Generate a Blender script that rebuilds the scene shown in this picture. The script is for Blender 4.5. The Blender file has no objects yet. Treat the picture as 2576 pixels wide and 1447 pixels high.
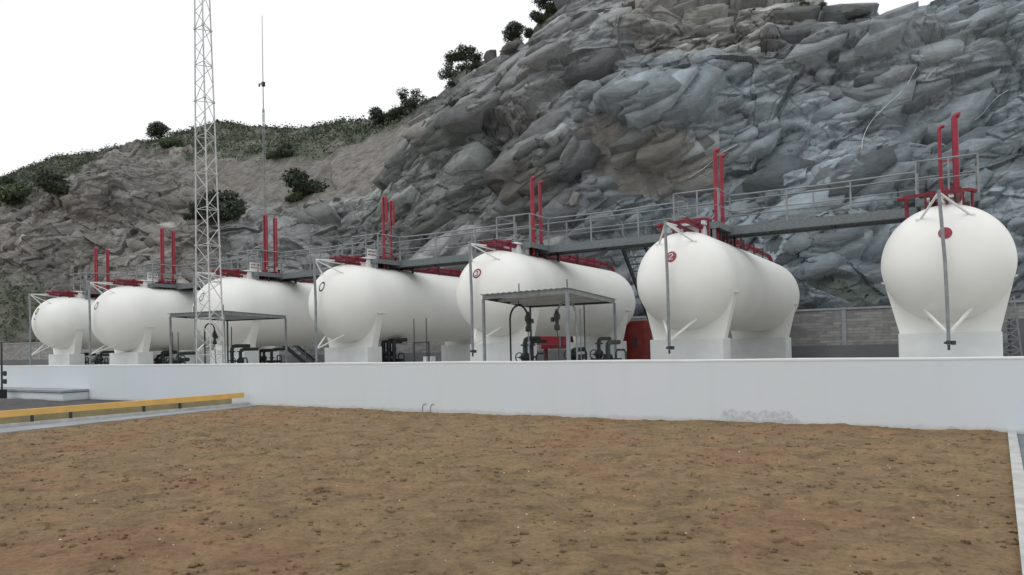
import bpy, math, random
import numpy as np
from mathutils import Vector, Matrix
random.seed(7)
rng = np.random.default_rng(11)
sc = bpy.context.scene
COL = sc.collection

# ---------------------------------------------------------------- camera
F_, YAW, EYE = 1805.0, math.radians(31.5), 1.65      # focal length for a 2576 px wide picture
PITCH, ROLL, CY = math.radians(1.0), math.radians(1.3), 837.0
fw = Vector((-math.sin(YAW), math.cos(YAW), 0)); rt = Vector((math.cos(YAW), math.sin(YAW), 0)); up = Vector((0, 0, 1))
fw2 = fw * math.cos(PITCH) + up * math.sin(PITCH); up2 = up * math.cos(PITCH) - fw * math.sin(PITCH)
cr = rt * math.cos(ROLL) - up2 * math.sin(ROLL); cu = rt * math.sin(ROLL) + up2 * math.cos(ROLL)
cd = bpy.data.cameras.new('camera'); cam = bpy.data.objects.new('camera', cd); COL.objects.link(cam)
M = Matrix.Identity(4)
for i in range(3):
    M[i][0], M[i][1], M[i][2] = cr[i], cu[i], -fw2[i]
M[2][3] = EYE
cam.matrix_world = M
cd.sensor_width = 36; cd.lens = 36 * F_ / 2576; cd.shift_y = (CY - 723.5) / 2576
cd.clip_start = 0.05; cd.clip_end = 2000
sc.camera = cam

# ---------------------------------------------------------------- world, sun, exposure
w = bpy.data.worlds.new('World'); sc.world = w; w.use_nodes = True
nt = w.node_tree; nt.nodes.clear()
sky = nt.nodes.new('ShaderNodeTexSky'); sky.sky_type = 'NISHITA'; sky.sun_disc = False
SUN_EL, SUN_AZ = math.radians(58), math.radians(205)
sky.sun_elevation = SUN_EL; sky.sun_rotation = SUN_AZ
mx = nt.nodes.new('ShaderNodeMix'); mx.data_type = 'RGBA'; mx.inputs[0].default_value = 0.90
mx.inputs[7].default_value = (10.5, 10.6, 10.65, 1)          # thick white cloud over the blue sky
bg = nt.nodes.new('ShaderNodeBackground'); bg.inputs[1].default_value = 0.105
wo = nt.nodes.new('ShaderNodeOutputWorld')
nt.links.new(sky.outputs[0], mx.inputs[6]); nt.links.new(mx.outputs[2], bg.inputs[0]); nt.links.new(bg.outputs[0], wo.inputs[0])
sd = bpy.data.lights.new('sun', 'SUN'); sd.energy = 0.5; sd.angle = math.radians(25); sd.color = (1, 0.97, 0.93)
sun = bpy.data.objects.new('sun', sd); COL.objects.link(sun)
sdir = Vector((math.sin(SUN_AZ) * math.cos(SUN_EL), math.cos(SUN_AZ) * math.cos(SUN_EL), math.sin(SUN_EL)))
sun.rotation_euler = sdir.to_track_quat('Z', 'Y').to_euler()
sc.view_settings.view_transform = 'Standard'; sc.view_settings.look = 'None'
sc.view_settings.exposure = 0.0; sc.view_settings.gamma = 1.0; sc.view_settings.use_curve_mapping = False

# ---------------------------------------------------------------- helpers
def ray(x, y):
    xr, yr = x - 1288, CY - y
    a = xr * math.cos(ROLL) + yr * math.sin(ROLL); b = -xr * math.sin(ROLL) + yr * math.cos(ROLL)
    return rt * (a / F_) + up2 * (b / F_) + fw2
def atY(x, y, Y):
    d = ray(x, y); return Vector((0, 0, EYE)) + d * (Y / d.y)

def material(name, col, rough=0.6, metal=0.0, var=0.0, scale=3.0, bump=0.0, bscale=30.0, col2=None, spec=0.4, detail=6, bdist=0.02, seed=0.0):
    m = bpy.data.materials.new(name); m.use_nodes = True; n = m.node_tree; L = n.links
    b = n.nodes['Principled BSDF']
    b.inputs['Base Color'].default_value = (*col, 1); b.inputs['Roughness'].default_value = rough
    b.inputs['Metallic'].default_value = metal; b.inputs['Specular IOR Level'].default_value = spec
    tc = n.nodes.new('ShaderNodeTexCoord')
    if var > 0 or col2:
        ns = n.nodes.new('ShaderNodeTexNoise'); ns.inputs['Scale'].default_value = scale; ns.inputs['Detail'].default_value = detail
        ns.noise_dimensions = '4D'; ns.inputs['W'].default_value = seed
        L.new(tc.outputs['Object'], ns.inputs['Vector'])
        rp = n.nodes.new('ShaderNodeValToRGB'); rp.color_ramp.elements[0].position = 0.35; rp.color_ramp.elements[1].position = 0.68
        c2 = col2 or tuple(c * (1 - var) for c in col)
        rp.color_ramp.elements[0].color = (*c2, 1); rp.color_ramp.elements[1].color = (*col, 1)
        L.new(ns.outputs[0], rp.inputs[0]); L.new(rp.outputs[0], b.inputs['Base Color'])
    if bump > 0:
        nb = n.nodes.new('ShaderNodeTexNoise'); nb.inputs['Scale'].default_value = bscale; nb.inputs['Detail'].default_value = 5
        L.new(tc.outputs['Object'], nb.inputs['Vector'])
        bp = n.nodes.new('ShaderNodeBump'); bp.inputs['Strength'].default_value = bump; bp.inputs['Distance'].default_value = bdist
        L.new(nb.outputs[0], bp.inputs['Height']); L.new(bp.outputs[0], b.inputs['Normal'])
    return m

ROOTS = {}
def root(name, label, cat, loc, group=None):
    o = bpy.data.objects.new(name, None); COL.objects.link(o); o.location = loc; o.empty_display_size = 0.2
    o['label'] = label; o['category'] = cat
    if group: o['group'] = group
    ROOTS[o.name] = Vector(loc)
    return o
def tag(o, label, cat, group=None):
    o['label'] = label; o['category'] = cat
    if group: o['group'] = group
    return o

class MB:
    def __init__(s): s.v = []; s.f = []; s.sm = []
    def add(s, vs, fs, smooth=False):
        k = len(s.v); s.v += [tuple(p) for p in vs]; s.f += [tuple(i + k for i in f) for f in fs]; s.sm += [smooth] * len(fs); return s
    def hexa(s, p):      # 8 points: bottom 4 ccw, top 4 ccw
        return s.add(p, [(3, 2, 1, 0), (4, 5, 6, 7), (0, 1, 5, 4), (1, 2, 6, 5), (2, 3, 7, 6), (3, 0, 4, 7)])
    def box(s, x0, x1, y0, y1, z0, z1):
        return s.hexa([(x0, y0, z0), (x1, y0, z0), (x1, y1, z0), (x0, y1, z0), (x0, y0, z1), (x1, y0, z1), (x1, y1, z1), (x0, y1, z1)])
    def bevbox(s, x0, x1, y0, y1, z0, z1, b=0.02):
        # box with chamfered top and vertical edges
        def ring(d, z): return [(x0 + d, y0 + b, z), (x0 + b, y0 + d, z), (x1 - b, y0 + d, z), (x1 - d, y0 + b, z), (x1 - d, y1 - b, z), (x1 - b, y1 - d, z), (x0 + b, y1 - d, z), (x0 + d, y1 - b, z)]
        R0 = ring(0, z0); R1 = ring(0, z1 - b); R2 = ring(b, z1)
        vs = R0 + R1 + R2; fs = []
        for r in range(2):
            for i in range(8):
                j = (i + 1) % 8; fs.append((r * 8 + i, r * 8 + j, r * 8 + 8 + j, r * 8 + 8 + i))
        fs.append(tuple(range(16, 24))); fs.append(tuple(range(7, -1, -1)))
        return s.add(vs, fs)
    def bar(s, p, q, w, h=None, upv=(0, 0, 1)):
        p, q = Vector(p), Vector(q); h = h or w; d = (q - p).normalized(); u = Vector(upv)
        if abs(d.dot(u)) > 0.97: u = Vector((0, 1, 0))
        a = d.cross(u).normalized() * (w / 2); c = a.cross(d).normalized() * (h / 2)
        return s.hexa([p - a - c, p + a - c, p + a + c, p - a + c, q - a - c, q + a - c, q + a + c, q - a + c])
    def tube(s, pts, r, n=10, cap=True):
        pts = [Vector(p) for p in pts]; N = len(pts); rs = r if isinstance(r, (list, tuple)) else [r] * N
        vs = []; fs = []; ref = None
        for i, p in enumerate(pts):
            d = (pts[min(i + 1, N - 1)] - pts[max(i - 1, 0)]).normalized()
            if ref is None: ref = Vector((0, 0, 1)) if abs(d.z) < 0.9 else Vector((1, 0, 0))
            a = d.cross(ref).normalized(); c = a.cross(d).normalized(); ref = c
            for k in range(n):
                t = 2 * math.pi * k / n; vs.append(p + (a * math.cos(t) + c * math.sin(t)) * rs[i])
        for i in range(N - 1):
            for k in range(n):
                j = (k + 1) % n; fs.append((i * n + k, i * n + j, i * n + n + j, i * n + n + k))
        s.add(vs, fs, True)
        if cap: s.add(vs[:n], [tuple(range(n - 1, -1, -1))]); s.add(vs[-n:], [tuple(range(n))])
        return s
    def cyl(s, p, q, r, n=14): return s.tube([p, q], r, n)
    def lathe(s, o, axis, prof, n=24, smooth=True):   # prof: (distance along axis, radius)
        o = Vector(o); d = Vector(axis).normalized(); ref = Vector((0, 0, 1)) if abs(d.z) < 0.9 else Vector((1, 0, 0))
        a = d.cross(ref).normalized(); c = a.cross(d); vs = []; fs = []
        for t, r in prof:
            for k in range(n):
                g = 2 * math.pi * k / n; vs.append(o + d * t + (a * math.cos(g) + c * math.sin(g)) * max(r, 1e-4))
        for i in range(len(prof) - 1):
            for k in range(n):
                j = (k + 1) % n; fs.append((i * n + k, i * n + j, i * n + n + j, i * n + n + k))
        return s.add(vs, fs, smooth)
    def build(s, name, mat, parent=None):
        org = Vector((0, 0, 0)); p = parent
        while p is not None:
            org += Vector(p.location); p = p.parent
        if parent is None and s.v:
            a = np.array(s.v); org = Vector(((a[:, 0].min() + a[:, 0].max()) / 2, (a[:, 1].min() + a[:, 1].max()) / 2, a[:, 2].min()))
        me = bpy.data.meshes.new(name); me.from_pydata([(v[0] - org.x, v[1] - org.y, v[2] - org.z) for v in s.v], [], s.f)
        me.polygons.foreach_set('use_smooth', s.sm); me.update()
        me.materials.append(mat)
        o = bpy.data.objects.new(name, me); COL.objects.link(o)
        if parent is not None: o.parent = parent
        else: o.location = org
        return o

def struct(o): o['kind'] = 'structure'; return o

# numpy noise ------------------------------------------------------------
def _h(ix, iy, s):
    n = (ix.astype(np.int64) * 374761393 + iy.astype(np.int64) * 668265263 + s * 974634777) & 0xFFFFFFFF
    n = ((n ^ (n >> 13)) * 1274126177) & 0xFFFFFFFF
    n = ((n ^ (n >> 16)) * 2246822519) & 0xFFFFFFFF
    return ((n ^ (n >> 15)) & 0xFFFFFF) / 16777215.0
def vn(x, y, s=0):
    ix = np.floor(x); iy = np.floor(y); fx = x - ix; fy = y - iy
    fx = fx * fx * (3 - 2 * fx); fy = fy * fy * (3 - 2 * fy)
    return (_h(ix, iy, s) * (1 - fx) + _h(ix + 1, iy, s) * fx) * (1 - fy) + (_h(ix, iy + 1, s) * (1 - fx) + _h(ix + 1, iy + 1, s) * fx) * fy
def fbm(x, y, s=0, o=5, g=0.5):
    r = 0; a = 1; t = 0
    for i in range(o):
        r = r + a * vn(x * 2 ** i + 13.7 * i, y * 2 ** i - 7.1 * i, s + i); t += a; a *= g
    return r / t
def voro(x, y, s=0):
    ix = np.floor(x); iy = np.floor(y)
    f1 = np.full(x.shape, 9.0); f2 = np.full(x.shape, 9.0); cx = np.zeros_like(x); cy = np.zeros_like(x); dx1 = np.zeros_like(x); dy1 = np.zeros_like(x)
    for j in (-1, 0, 1):
        for i in (-1, 0, 1):
            a = ix + i; b = iy + j
            dx = x - (a + 0.08 + 0.84 * _h(a, b, s)); dy = y - (b + 0.08 + 0.84 * _h(a, b, s + 77))
            d = np.sqrt(dx * dx + dy * dy); m = d < f1
            f2 = np.where(m, f1, np.minimum(f2, d)); cx = np.where(m, a, cx); cy = np.where(m, b, cy)
            dx1 = np.where(m, dx, dx1); dy1 = np.where(m, dy, dy1); f1 = np.where(m, d, f1)
    return f1, f2, cx, cy, dx1, dy1
def facets(x, y, s=0, gx=0.9, g0=-0.95, g1=0.45):
    # upper envelope of randomly tilted planes: flat angular blocks meeting in sharp creases
    ix = np.floor(x); iy = np.floor(y); best = np.full(x.shape, -9.0); second = np.full(x.shape, -9.0); hid = np.zeros_like(x)
    for j in (-1, 0, 1):
        for i in (-1, 0, 1):
            a = ix + i; b = iy + j
            dx = x - (a + 0.1 + 0.8 * _h(a, b, s)); dy = y - (b + 0.1 + 0.8 * _h(a, b, s + 77)); h = _h(a, b, s + 5)
            d = np.sqrt(dx * dx + dy * dy)
            v = 0.9 * (h - 0.5) + (_h(a, b, s + 9) - 0.5) * 2 * gx * dx + (g0 + (g1 - g0) * _h(a, b, s + 13)) * dy - 3.0 * np.maximum(d - 0.72, 0) ** 2
            m = v > best; second = np.where(m, best, np.maximum(second, v)); hid = np.where(m, _h(a, b, s + 21), hid); best = np.where(m, v, best)
    return best, best - second, hid
def sstep(a, b, x):
    t = np.clip((x - a) / (b - a), 0, 1); return t * t * (3 - 2 * t)

# ---------------------------------------------------------------- materials
m_tank = material('tank_white_paint', (0.865, 0.87, 0.835), 0.42, var=0.07, scale=0.9, bump=0.05, bscale=2.5, spec=0.35, bdist=0.05)
m_white = material('white_steel', (0.80, 0.80, 0.79), 0.45, var=0.12, scale=6)
m_plinth = material('plinth_paint', (0.73, 0.765, 0.765), 0.75, var=0.10, scale=2.2, bump=0.15, bscale=25)
m_red = material('crimson_paint', (0.33, 0.014, 0.038), 0.38, var=0.35, scale=5, spec=0.5)
m_crim = material('dull_crimson_paint', (0.25, 0.012, 0.034), 0.45, var=0.4, scale=6, spec=0.4)
m_dred = material('dark_red_paint', (0.21, 0.012, 0.03), 0.45, var=0.5, scale=7, spec=0.4)
m_brickred = material('faded_red_paint', (0.24, 0.035, 0.028), 0.6, var=0.35, scale=3)
m_grey = material('galvanised_steel', (0.29, 0.315, 0.33), 0.55, 0.25, var=0.3, scale=5)
m_lgrey = material('pale_galvanised_steel', (0.62, 0.63, 0.63), 0.5, 0.15, var=0.25, scale=8)
m_dgrey = material('dark_steel', (0.06, 0.066, 0.07), 0.55, 0.2, var=0.3, scale=6)
m_deck = material('deck_grating', (0.19, 0.215, 0.225), 0.7, 0.1, var=0.3, scale=12)
m_black = material('black_pipe_paint', (0.018, 0.026, 0.028), 0.45, var=0.4, scale=9)
m_green = material('dark_green_pipe_paint', (0.03, 0.055, 0.05), 0.5, var=0.5, scale=11)
m_canopy = material('canopy_sheet', (0.66, 0.68, 0.69), 0.6, 0.1, var=0.25, scale=2)
m_yellow = material('yellow_paint', (0.78, 0.48, 0.14), 0.55, var=0.18, scale=3, bump=0.1)
m_khaki = material('khaki_yellow_kerb', (0.50, 0.47, 0.30), 0.8, var=0.3, scale=2.5, bump=0.2)
m_conc = material('concrete', (0.36, 0.375, 0.40), 0.9, var=0.3, scale=1.7, bump=0.3, bscale=20)
m_pave = material('grey_paving', (0.20, 0.215, 0.245), 0.85, var=0.3, scale=1.5, bump=0.3, bscale=25)
m_kerb = material('pale_kerb', (0.55, 0.56, 0.54), 0.85, var=0.3, scale=4, bump=0.3, bscale=30)
m_asph = material('asphalt', (0.085, 0.082, 0.085), 0.9, var=0.35, scale=2, bump=0.4, bscale=40)
m_yard = material('yard_concrete', (0.40, 0.39, 0.365), 0.9, var=0.25, scale=1.0, bump=0.2)
m_plain = material('grey_render', (0.17, 0.175, 0.185), 0.85, var=0.25, scale=0.8)
m_mark = material('black_marking', (0.03, 0.02, 0.025), 0.6)
m_bark = material('bark', (0.10, 0.085, 0.07), 0.9, var=0.3)
m_pebble = material('pale_pebble', (0.78, 0.76, 0.71), 0.8, var=0.2, scale=30)

# wall plaster with peeling stains low down
m_wall = material('wall_plaster', (0.665, 0.712, 0.765), 0.8, var=0.05, scale=0.35, bump=0.12, bscale=8, col2=(0.645, 0.70, 0.728), detail=3)
def add_stains(m):
    n = m.node_tree; L = n.links; b = n.nodes['Principled BSDF']; src = b.inputs['Base Color'].links[0].from_socket
    geo = n.nodes.new('ShaderNodeNewGeometry'); sp = n.nodes.new('ShaderNodeSeparateXYZ'); L.new(geo.outputs['Position'], sp.inputs[0])
    def mth(op, a, b_=None, c=None):
        q = n.nodes.new('ShaderNodeMath'); q.operation = op
        for i, t in enumerate((a, b_, c)):
            if t is None: continue
            if isinstance(t, (int, float)): q.inputs[i].default_value = t
            else: L.new(t, q.inputs[i])
        return q.outputs[0]
    def noise(scale, det=6):
        ns = n.nodes.new('ShaderNodeTexNoise'); ns.inputs['Scale'].default_value = scale; ns.inputs['Detail'].default_value = det; ns.inputs['Roughness'].default_value = 0.65
        L.new(geo.outputs['Position'], ns.inputs['Vector']); return ns.outputs[0]
    n1 = noise(5.5); n2 = noise(13, 10)
    X, Z = sp.outputs[0], sp.outputs[2]
    cur = src
    def mixc(fac, col):
        nonlocal cur
        q = n.nodes.new('ShaderNodeMix'); q.data_type = 'RGBA'; L.new(fac, q.inputs[0]); L.new(cur, q.inputs[6]); q.inputs[7].default_value = (*col, 1); cur = q.outputs[2]
    def ss(v, a, b_):
        q = n.nodes.new('ShaderNodeMapRange'); q.interpolation_type = 'SMOOTHSTEP'; L.new(v, q.inputs[0]); q.inputs[1].default_value = a; q.inputs[2].default_value = b_; return q.outputs[0]
    # splash of soil along the foot
    h = mth('MULTIPLY', n1, 0.16); fac = ss(mth('SUBTRACT', h, Z), -0.05, 0.03)
    mixc(mth('MULTIPLY', fac, 0.45), (0.45, 0.42, 0.37))
    # peeled patch
    for x0, x1, top in ((-4.10, -2.50, 0.30), (-0.22, 0.03, 0.25), (-13.4, -12.6, 0.07)):
        win = mth('MULTIPLY', ss(X, x0, x0 + 0.25), ss(X, x1 + 0.15, x1 - 0.2))
        hh = mth('MULTIPLY', win, mth('MULTIPLY_ADD', n1, top * 1.2, top * 0.35))
        f = mth('MULTIPLY', ss(mth('SUBTRACT', hh, Z), -0.02, 0.03), ss(n2, 0.30, 0.66))
        mixc(mth('MULTIPLY', f, 0.55), (0.33, 0.32, 0.36))
    # broad soft rain streaks
    ms = n.nodes.new('ShaderNodeMapping'); ms.inputs['Scale'].default_value = (1.6, 1, 0.12); L.new(geo.outputs['Position'], ms.inputs[0])
    ns = n.nodes.new('ShaderNodeTexNoise'); ns.inputs['Scale'].default_value = 2.0; ns.inputs['Detail'].default_value = 4; L.new(ms.outputs[0], ns.inputs['Vector'])
    mixc(mth('MULTIPLY', ss(ns.outputs[0], 0.50, 0.80), 0.12), (0.52, 0.54, 0.55))
    L.new(cur, b.inputs['Base Color'])
add_stains(m_wall)

def attr_rock():
    m = bpy.data.materials.new('rock_face'); m.use_nodes = True; n = m.node_tree; L = n.links; b = n.nodes['Principled BSDF']
    b.inputs['Roughness'].default_value = 0.88; b.inputs['Specular IOR Level'].default_value = 0.25
    at = n.nodes.new('ShaderNodeAttribute'); at.attribute_name = 'tint'
    geo = n.nodes.new('ShaderNodeNewGeometry')
    n1 = n.nodes.new('ShaderNodeTexNoise'); n1.inputs['Scale'].default_value = 1.3; n1.inputs['Detail'].default_value = 10; n1.inputs['Roughness'].default_value = 0.68
    n1.inputs['Distortion'].default_value = 0.6
    L.new(geo.outputs['Position'], n1.inputs['Vector'])
    r = n.nodes.new('ShaderNodeMapRange'); r.inputs[1].default_value = 0.3; r.inputs[2].default_value = 0.72; r.inputs[3].default_value = 0.72; r.inputs[4].default_value = 1.28; L.new(n1.outputs[0], r.inputs[0])
    mp = n.nodes.new('ShaderNodeMapping'); mp.inputs['Rotation'].default_value = (0, math.radians(-24), 0); mp.inputs['Scale'].default_value = (0.5, 0.5, 2.6); L.new(geo.outputs['Position'], mp.inputs[0])
    n2 = n.nodes.new('ShaderNodeTexNoise'); n2.inputs['Scale'].default_value = 1.4; n2.inputs['Detail'].default_value = 8; n2.inputs['Roughness'].default_value = 0.62; L.new(mp.outputs[0], n2.inputs['Vector'])
    r2 = n.nodes.new('ShaderNodeMapRange'); r2.inputs[1].default_value = 0.35; r2.inputs[2].default_value = 0.65; r2.inputs[3].default_value = 0.92; r2.inputs[4].default_value = 1.08; L.new(n2.outputs[0], r2.inputs[0])
    mm = n.nodes.new('ShaderNodeMath'); mm.operation = 'MULTIPLY'; L.new(r.outputs[0], mm.inputs[0]); L.new(r2.outputs[0], mm.inputs[1])
    vm = n.nodes.new('ShaderNodeVectorMath'); vm.operation = 'SCALE'; L.new(at.outputs['Color'], vm.inputs[0]); L.new(mm.outputs[0], vm.inputs['Scale'])
    L.new(vm.outputs[0], b.inputs['Base Color'])
    ad = n.nodes.new('ShaderNodeMath'); ad.operation = 'ADD'; L.new(n1.outputs[0], ad.inputs[0]); L.new(n2.outputs[0], ad.inputs[1])
    bp = n.nodes.new('ShaderNodeBump'); bp.inputs['Strength'].default_value = 0.6; bp.inputs['Distance'].default_value = 0.14
    L.new(ad.outputs[0], bp.inputs['Height']); L.new(bp.outputs[0], b.inputs['Normal'])
    return m
m_rock = attr_rock()

def leaf_mat(name, c1, c2):
    m = material(name, c1, 0.75, var=0.3, scale=1.6, col2=c2, spec=0.2); return m
m_leaf = leaf_mat('dark_foliage', (0.075, 0.095, 0.06), (0.035, 0.05, 0.035))
m_leaf2 = leaf_mat('olive_foliage', (0.095, 0.125, 0.065), (0.055, 0.075, 0.045))
m_scrub = leaf_mat('dry_scrub', (0.085, 0.108, 0.066), (0.062, 0.080, 0.052))

def soil_mat():
    m = bpy.data.materials.new('bare_soil'); m.use_nodes = True; n = m.node_tree; L = n.links; b = n.nodes['Principled BSDF']
    b.inputs['Roughness'].default_value = 0.95; b.inputs['Specular IOR Level'].default_value = 0.15
    geo = n.nodes.new('ShaderNodeNewGeometry')
    def noise(s, d, r=0.6, dist=0.0):
        q = n.nodes.new('ShaderNodeTexNoise'); q.inputs['Scale'].default_value = s; q.inputs['Detail'].default_value = d; q.inputs['Roughness'].default_value = r; q.inputs['Distortion'].default_value = dist
        L.new(geo.outputs['Position'], q.inputs['Vector']); return q.outputs[0]
    def ramp(f, els):
        q = n.nodes.new('ShaderNodeValToRGB'); L.new(f, q.inputs[0]); cr_ = q.color_ramp
        while len(cr_.elements) < len(els): cr_.elements.new(0.5)
        for e, (p, c) in zip(cr_.elements, els): e.position = p; e.color = (*c, 1)
        return q.outputs[0]
    def mix(f, a, c, mode='MIX'):
        q = n.nodes.new('ShaderNodeMix'); q.data_type = 'RGBA'; q.blend_type = mode
        if isinstance(f, float): q.inputs[0].default_value = f
        else: L.new(f, q.inputs[0])
        L.new(a, q.inputs[6]); L.new(c, q.inputs[7]); return q.outputs[2]
    big = ramp(noise(0.30, 5, 0.62, 0.8), [(0.36, (0.238, 0.174, 0.100)), (0.5, (0.272, 0.192, 0.112)), (0.66, (0.275, 0.170, 0.102))])
    mid = ramp(noise(2.2, 9, 0.70, 0.7), [(0.30, (0.52, 0.50, 0.49)), (0.47, (0.95, 0.95, 0.95)), (0.72, (1.42, 1.38, 1.32))])
    fine = ramp(noise(17, 8, 0.7), [(0.30, (0.66, 0.64, 0.62)), (0.5, (1, 1, 1)), (0.72, (1.2, 1.19, 1.16))])
    c = mix(1.0, mix(0.85, big, mid, 'MULTIPLY'), fine, 'MULTIPLY')
    L.new(c, b.inputs['Base Color'])
    ad = n.nodes.new('ShaderNodeMath'); ad.operation = 'MULTIPLY_ADD'; L.new(noise(9, 9, 0.7, 0.3), ad.inputs[0]); ad.inputs[1].default_value = 1.0; L.new(noise(38, 6, 0.7), ad.inputs[2])
    bp = n.nodes.new('ShaderNodeBump'); bp.inputs['Strength'].default_value = 0.8; bp.inputs['Distance'].default_value = 0.045
    L.new(ad.outputs[0], bp.inputs['Height']); L.new(bp.outputs[0], b.inputs['Normal'])
    return m
m_soil = soil_mat()

def masonry():
    m = bpy.data.materials.new('grey_block_masonry'); m.use_nodes = True; n = m.node_tree; L = n.links; b = n.nodes['Principled BSDF']; b.inputs['Roughness'].default_value = 0.9
    geo = n.nodes.new('ShaderNodeNewGeometry'); sp = n.nodes.new('ShaderNodeSeparateXYZ'); L.new(geo.outputs['Position'], sp.inputs[0])
    cb = n.nodes.new('ShaderNodeCombineXYZ'); L.new(sp.outputs[0], cb.inputs[0]); L.new(sp.outputs[2], cb.inputs[1])
    br = n.nodes.new('ShaderNodeTexBrick'); L.new(cb.outputs[0], br.inputs['Vector'])
    br.inputs['Scale'].default_value = 1; br.inputs['Brick Width'].default_value = 0.55; br.inputs['Row Height'].default_value = 0.13; br.inputs['Mortar Size'].default_value = 0.012; br.inputs['Mortar Smooth'].default_value = 0.6
    br.inputs['Color1'].default_value = (0.21, 0.215, 0.212, 1); br.inputs['Color2'].default_value = (0.33, 0.333, 0.325, 1); br.inputs['Mortar'].default_value = (0.22, 0.222, 0.22, 1); br.inputs['Bias'].default_value = -0.1
    ns = n.nodes.new('ShaderNodeTexNoise'); ns.inputs['Scale'].default_value = 3; ns.inputs['Detail'].default_value = 8; L.new(geo.outputs['Position'], ns.inputs['Vector'])
    rr = n.nodes.new('ShaderNodeMapRange'); rr.inputs[3].default_value = 0.55; rr.inputs[4].default_value = 1.45; L.new(ns.outputs[0], rr.inputs[0])
    vm = n.nodes.new('ShaderNodeVectorMath'); vm.operation = 'SCALE'; L.new(br.outputs['Color'], vm.inputs[0]); L.new(rr.outputs[0], vm.inputs['Scale']); L.new(vm.outputs[0], b.inputs['Base Color'])
    bp = n.nodes.new('ShaderNodeBump'); bp.inputs['Strength'].default_value = 0.6; bp.inputs['Distance'].default_value = 0.03; L.new(br.outputs['Fac'], bp.inputs['Height']); bp.invert = True; L.new(bp.outputs[0], b.inputs['Normal'])
    return m
m_block = masonry()

# ================================================================ GROUND
FLOOR = 0.35
MB().box(-900, 900, -900, 900, -0.6, -0.08).build('ground', m_soil)['kind'] = 'structure'

def soil_sheet():
    ys = np.concatenate([np.arange(-3, 3.0, 0.25), 3.0 * np.power(14.32 / 3.0, np.linspace(0, 1, 330))])
    us = np.linspace(0, 1, 620)
    Y, U = np.meshgrid(ys, us, indexing='ij')
    XL = -17.30 - 0.045 * (Y - 7); XR = 0.735 - 0.045 * (14.3 - Y)
    X = XL + (XR - XL) * U
    z = 0.10 * (fbm(X * 0.5, Y * 0.7, 3, 4) - 0.5) + 0.055 * (fbm(X * 1.7, Y * 2.4, 9, 5, 0.6) - 0.5) + 0.05 * (fbm(X * 4, Y * 5, 19, 5, 0.62) - 0.5)
    f1, f2, cx, cy, dx, dy = voro(X * 3.2 + fbm(X * 4, Y * 4, 5, 2), Y * 3.2, 31)
    lump = (_h(cx, cy, 5) > 0.84) * np.clip(0.42 - f1, 0, 1) * (0.015 + 0.03 * _h(cx, cy, 8)) * (_h(cx, cy, 12) > 0.5)
    f1, f2, cx, cy, dx, dy = voro(X * 9 + 0.8 * fbm(X * 9, Y * 9, 5, 2), Y * 9, 35)
    lump2 = (_h(cx, cy, 5) > 0.78) * np.clip(0.42 - f1, 0, 1) * (0.015 + 0.03 * _h(cx, cy, 8))
    z = z + lump + lump2
    z = z * sstep(0, 0.012, U) * sstep(0, 0.012, 1 - U) + 0.03 * sstep(13.9, 14.3, Y) * fbm(X * 3, Y, 2, 4)
    z = z + 0.014
    ny, nx = X.shape
    P = np.stack([X, Y, z], -1).reshape(-1, 3)
    return grid_mesh('soil', P, ny, nx, m_soil)
def grid_mesh(name, P, ny, nx, mat, tint=None, flip=False):
    me = bpy.data.meshes.new(name)
    me.vertices.add(len(P)); me.vertices.foreach_set('co', P.astype(np.float32).ravel())
    i = np.arange(ny - 1)[:, None] * nx + np.arange(nx - 1)[None, :]
    q = np.stack([i, i + 1, i + nx + 1, i + nx], -1).reshape(-1, 4)
    if flip: q = q[:, ::-1]
    me.loops.add(q.size); me.loops.foreach_set('vertex_index', q.ravel().astype(np.int32))
    me.polygons.add(len(q)); me.polygons.foreach_set('loop_start', (np.arange(len(q)) * 4).astype(np.int32)); me.polygons.foreach_set('loop_total', np.full(len(q), 4, np.int32))
    me.update(calc_edges=True)
    me.polygons.foreach_set('use_smooth', np.ones(len(q), bool))
    if tint is not None:
        a = me.color_attributes.new('tint', 'FLOAT_COLOR', 'POINT'); a.data.foreach_set('color', tint.astype(np.float32).ravel())
    me.materials.append(mat)
    o = bpy.data.objects.new(name, me); COL.objects.link(o); return o
struct(soil_sheet())

# right kerb and paving
def xr(Y): return 0.735 - 0.045 * (14.3 - Y)
k = MB(); k.hexa([(xr(-3), -3, -0.1), (xr(-3) + 0.115, -3, -0.1), (xr(14.3) + 0.115, 14.298, -0.1), (xr(14.3), 14.298, -0.1), (xr(-3), -3, 0.06), (xr(-3) + 0.115, -3, 0.06), (xr(14.3) + 0.115, 14.298, 0.06), (xr(14.3), 14.298, 0.06)])
tag(k.build('kerb', m_kerb), 'narrow pale concrete kerb between the brown soil and grey paving', 'kerb')
mp_ = m_pave
pv = MB()
for i in range(12):
    y0 = -3 + i * 1.44
    pv.hexa([(xr(y0) + 0.118, y0, -0.1), (14, y0, -0.1), (14, y0 + 1.43, -0.1), (xr(y0 + 1.43) + 0.118, y0 + 1.43, -0.1), (xr(y0) + 0.118, y0, 0.02), (14, y0, 0.02), (14, y0 + 1.43, 0.02), (xr(y0 + 1.43) + 0.118, y0 + 1.43, 0.02)])
pv.build('pavement', m_pave)['kind'] = 'structure'
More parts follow.
